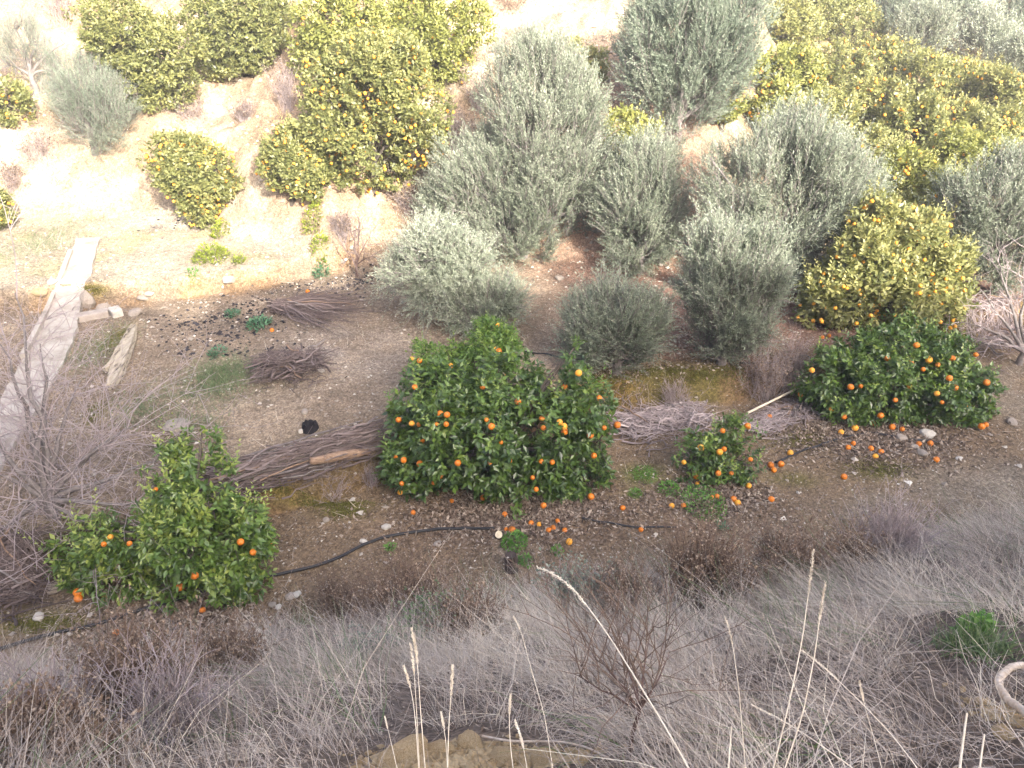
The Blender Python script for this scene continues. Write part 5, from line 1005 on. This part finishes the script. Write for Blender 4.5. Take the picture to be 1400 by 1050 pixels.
# ------------------------------------------------------------ tall grass stalks in front
def stalk(label, pts, head=None, r=.0016, hr=.005, seed=0, name='grass_stalk'):
    hr *= .5; r *= .8
    """pts: (u, v, distance) from the tip down; the stem goes on down to the ground"""
    q = np.array([PT(*a) for a in pts]); d = q[-1] - q[-2]; d = d / np.linalg.norm(d); e = q[-1].copy(); st = 0
    if d[2] > -.25: d[2] = -.6; d = d / np.linalg.norm(d)
    while e[2] > tz(e[0], e[1]) and st < 200: e = e + d * .02; st += 1
    base = e; q = gpath(list(q) + [(q[-1] + e) / 2, e], 40); root = thing(name, label, 'grass stalk', base, 'tall dry grass stalks on the lip')
    V, F = tubes_path(q, np.linspace(r * .6, r * 1.25, 40), 6); obj('stem', mesh_np('stem', V - base, F, M['straw'], smooth=True), root)
    if head:
        rg = np.random.default_rng(seed); L = 0; i = 0; s = np.concatenate([[0], np.cumsum(np.linalg.norm(np.diff(q, axis=0), axis=1))]); n = 150
        f = rg.random(n) * head; c = np.stack([np.interp(f, s, q[:, k]) for k in range(3)], 1); ax = nrm(q[0][None] - np.stack([np.interp(np.minimum(f + .05, s[-1]), s, q[:, k]) for k in range(3)], 1))
        w = hr * np.sin(np.clip(f / head, .06, .96) * math.pi) ** .5 * (.75 + .5 * (np.sin(f * 260 + seed) > 0)); off = np.cross(ax, rv(n)); c = c + off * w[:, None] * .6
        dd = nrm(ax + off * .7); sd_, _ = perp(dd); V, F, r_ = leaves_folded(c, dd, sd_, np.full(n, hr * 2.2), np.full(n, hr * .9), np.zeros(n), fold=.5)
        obj('seed_head', mesh_np('seed_head', V - base, F, M['straw']), root)
stalk('long leaning stalk with a drooping head arching over the bank, the largest', [(735, 776, 1.75), (755, 780, 1.72), (785, 805, 1.68), (830, 865, 1.6), (880, 945, 1.5), (925, 1020, 1.42), (950, 1065, 1.38)], .16, .0026, .0058, 1)
stalk('tallest upright stalk right of centre with a narrow seed head', [(1112, 753, 1.5), (1108, 790, 1.5), (1096, 880, 1.48), (1078, 965, 1.46), (1055, 1060, 1.45)], .085, .0019, .0042, 2)
stalk('upright stalk with a narrow head just right of the tallest one', [(1129, 796, 1.5), (1122, 830, 1.5), (1115, 890, 1.48), (1098, 975, 1.46), (1070, 1060, 1.45)], .085, .0019, .0042, 3)
stalk('thin bent stalk left of the two tall upright ones', [(991, 843, 1.5), (1000, 870, 1.5), (1010, 940, 1.48), (1020, 1060, 1.45)], .055, .0013, .0030, 4)
stalk('middle stalk of the left group, the tallest there', [(563, 860, 1.25), (570, 890, 1.24), (574, 960, 1.22), (582, 1060, 1.2)], .055, .0014, .0036, 5)
stalk('stalk right behind the tallest stalk of the left group', [(561, 880, 1.28), (566, 910, 1.27), (570, 980, 1.25), (574, 1060, 1.24)], .05, .0011, .0032, 6)
stalk('bent stalk at the left side of the left group', [(552, 911, 1.25), (561, 930, 1.24), (568, 980, 1.22), (573, 1060, 1.2)], .035, .0012, .0030, 7)
stalk('single stalk right of the left group', [(619, 910, 1.25), (618, 940, 1.24), (613, 990, 1.22), (612, 1060, 1.2)], .045, .0014, .0034, 8)
stalk('short stalk leaning beside the single one', [(603, 974, 1.25), (608, 990, 1.24), (611, 1020, 1.22), (612, 1062, 1.2)], .025, .0011, .0028, 9)
stalk('stalk with a bent head at bottom centre, left of a pair', [(698, 950, 1.25), (694, 975, 1.24), (697, 1020, 1.22), (703, 1062, 1.2)], .03, .0013, .0030, 10)
stalk('stalk with a drooping head at bottom centre, right of a pair', [(704, 985, 1.25), (712, 998, 1.24), (717, 1020, 1.22), (722, 1062, 1.2)], .045, .0011, .0032, 11)
stalk('thin curved stalk bending left above bottom centre', [(702, 843, 1.8), (712, 860, 1.78), (722, 900, 1.75), (745, 980, 1.7), (757, 1060, 1.65)], .035, .0012, .003, 12)
stalk('pale stalk lying slanted across the grass at lower right, upper one', [(1097, 889, 1.7), (1130, 915, 1.68), (1175, 958, 1.62), (1220, 1005, 1.58), (1262, 1060, 1.52)], .09, .0018, .0036, 13)
stalk('pale stalk lying slanted across the grass at lower right, lower one', [(1028, 964, 1.7), (1070, 985, 1.66), (1110, 1010, 1.6), (1180, 1060, 1.55)], .09, .0018, .0036, 14)
stalk('thick cut stalk without a head left of the bleached root', [(1322, 975, 1.6), (1317, 1010, 1.58), (1311, 1060, 1.55)], None, .0042, 0, 15)
stalk('thick cut stalk without a head touching the bleached root', [(1346, 1004, 1.6), (1342, 1030, 1.58), (1338, 1062, 1.55)], None, .0038, 0, 16)
stalk('short cut stalk at the bottom edge left of the two tall upright ones', [(1000, 993, 1.5), (998, 1020, 1.49), (995, 1060, 1.47)], None, .003, 0, 17)
stalk('short thin stalk leaning left at the bottom edge left of the group', [(526, 980, 1.3), (534, 1010, 1.28), (545, 1060, 1.25)], .02, .001, .002, 18)
stalk('branched dry stalk among the grass left of the bleached root', [(1175, 932, 1.7), (1182, 965, 1.68), (1195, 1010, 1.65), (1208, 1060, 1.6)], .04, .0013, .004, 19)
# ------------------------------------------------------------ haze: a thin even air round the whole place
def box(name, lo, hi, mat):
    V = np.array([[x_, y_, z_] for x_ in (lo[0], hi[0]) for y_ in (lo[1], hi[1]) for z_ in (lo[2], hi[2])], float)
    F = np.array([[0, 1, 3, 2], [4, 6, 7, 5], [0, 4, 5, 1], [2, 3, 7, 6], [0, 2, 6, 4], [1, 5, 7, 3]])
    return mesh_np(name, V, F, mat)
hm = bpy.data.materials.new('haze_air'); hm.use_nodes = True; hn = hm.node_tree; hn.nodes.clear()
ho = hn.nodes.new('ShaderNodeOutputMaterial'); hv = hn.nodes.new('ShaderNodeVolumePrincipled')
hv.inputs['Color'].default_value = (0.95, 0.96, 1.0, 1); hv.inputs['Density'].default_value = HAZE; hv.inputs['Anisotropy'].default_value = 0.0
hn.links.new(hv.outputs[0], ho.inputs['Volume'])
obj('haze', box('haze', (-205, -125, float(Z.min()) - 1.0), (205, 255, float(Z.max()) + 4.0), hm), kind='stuff')
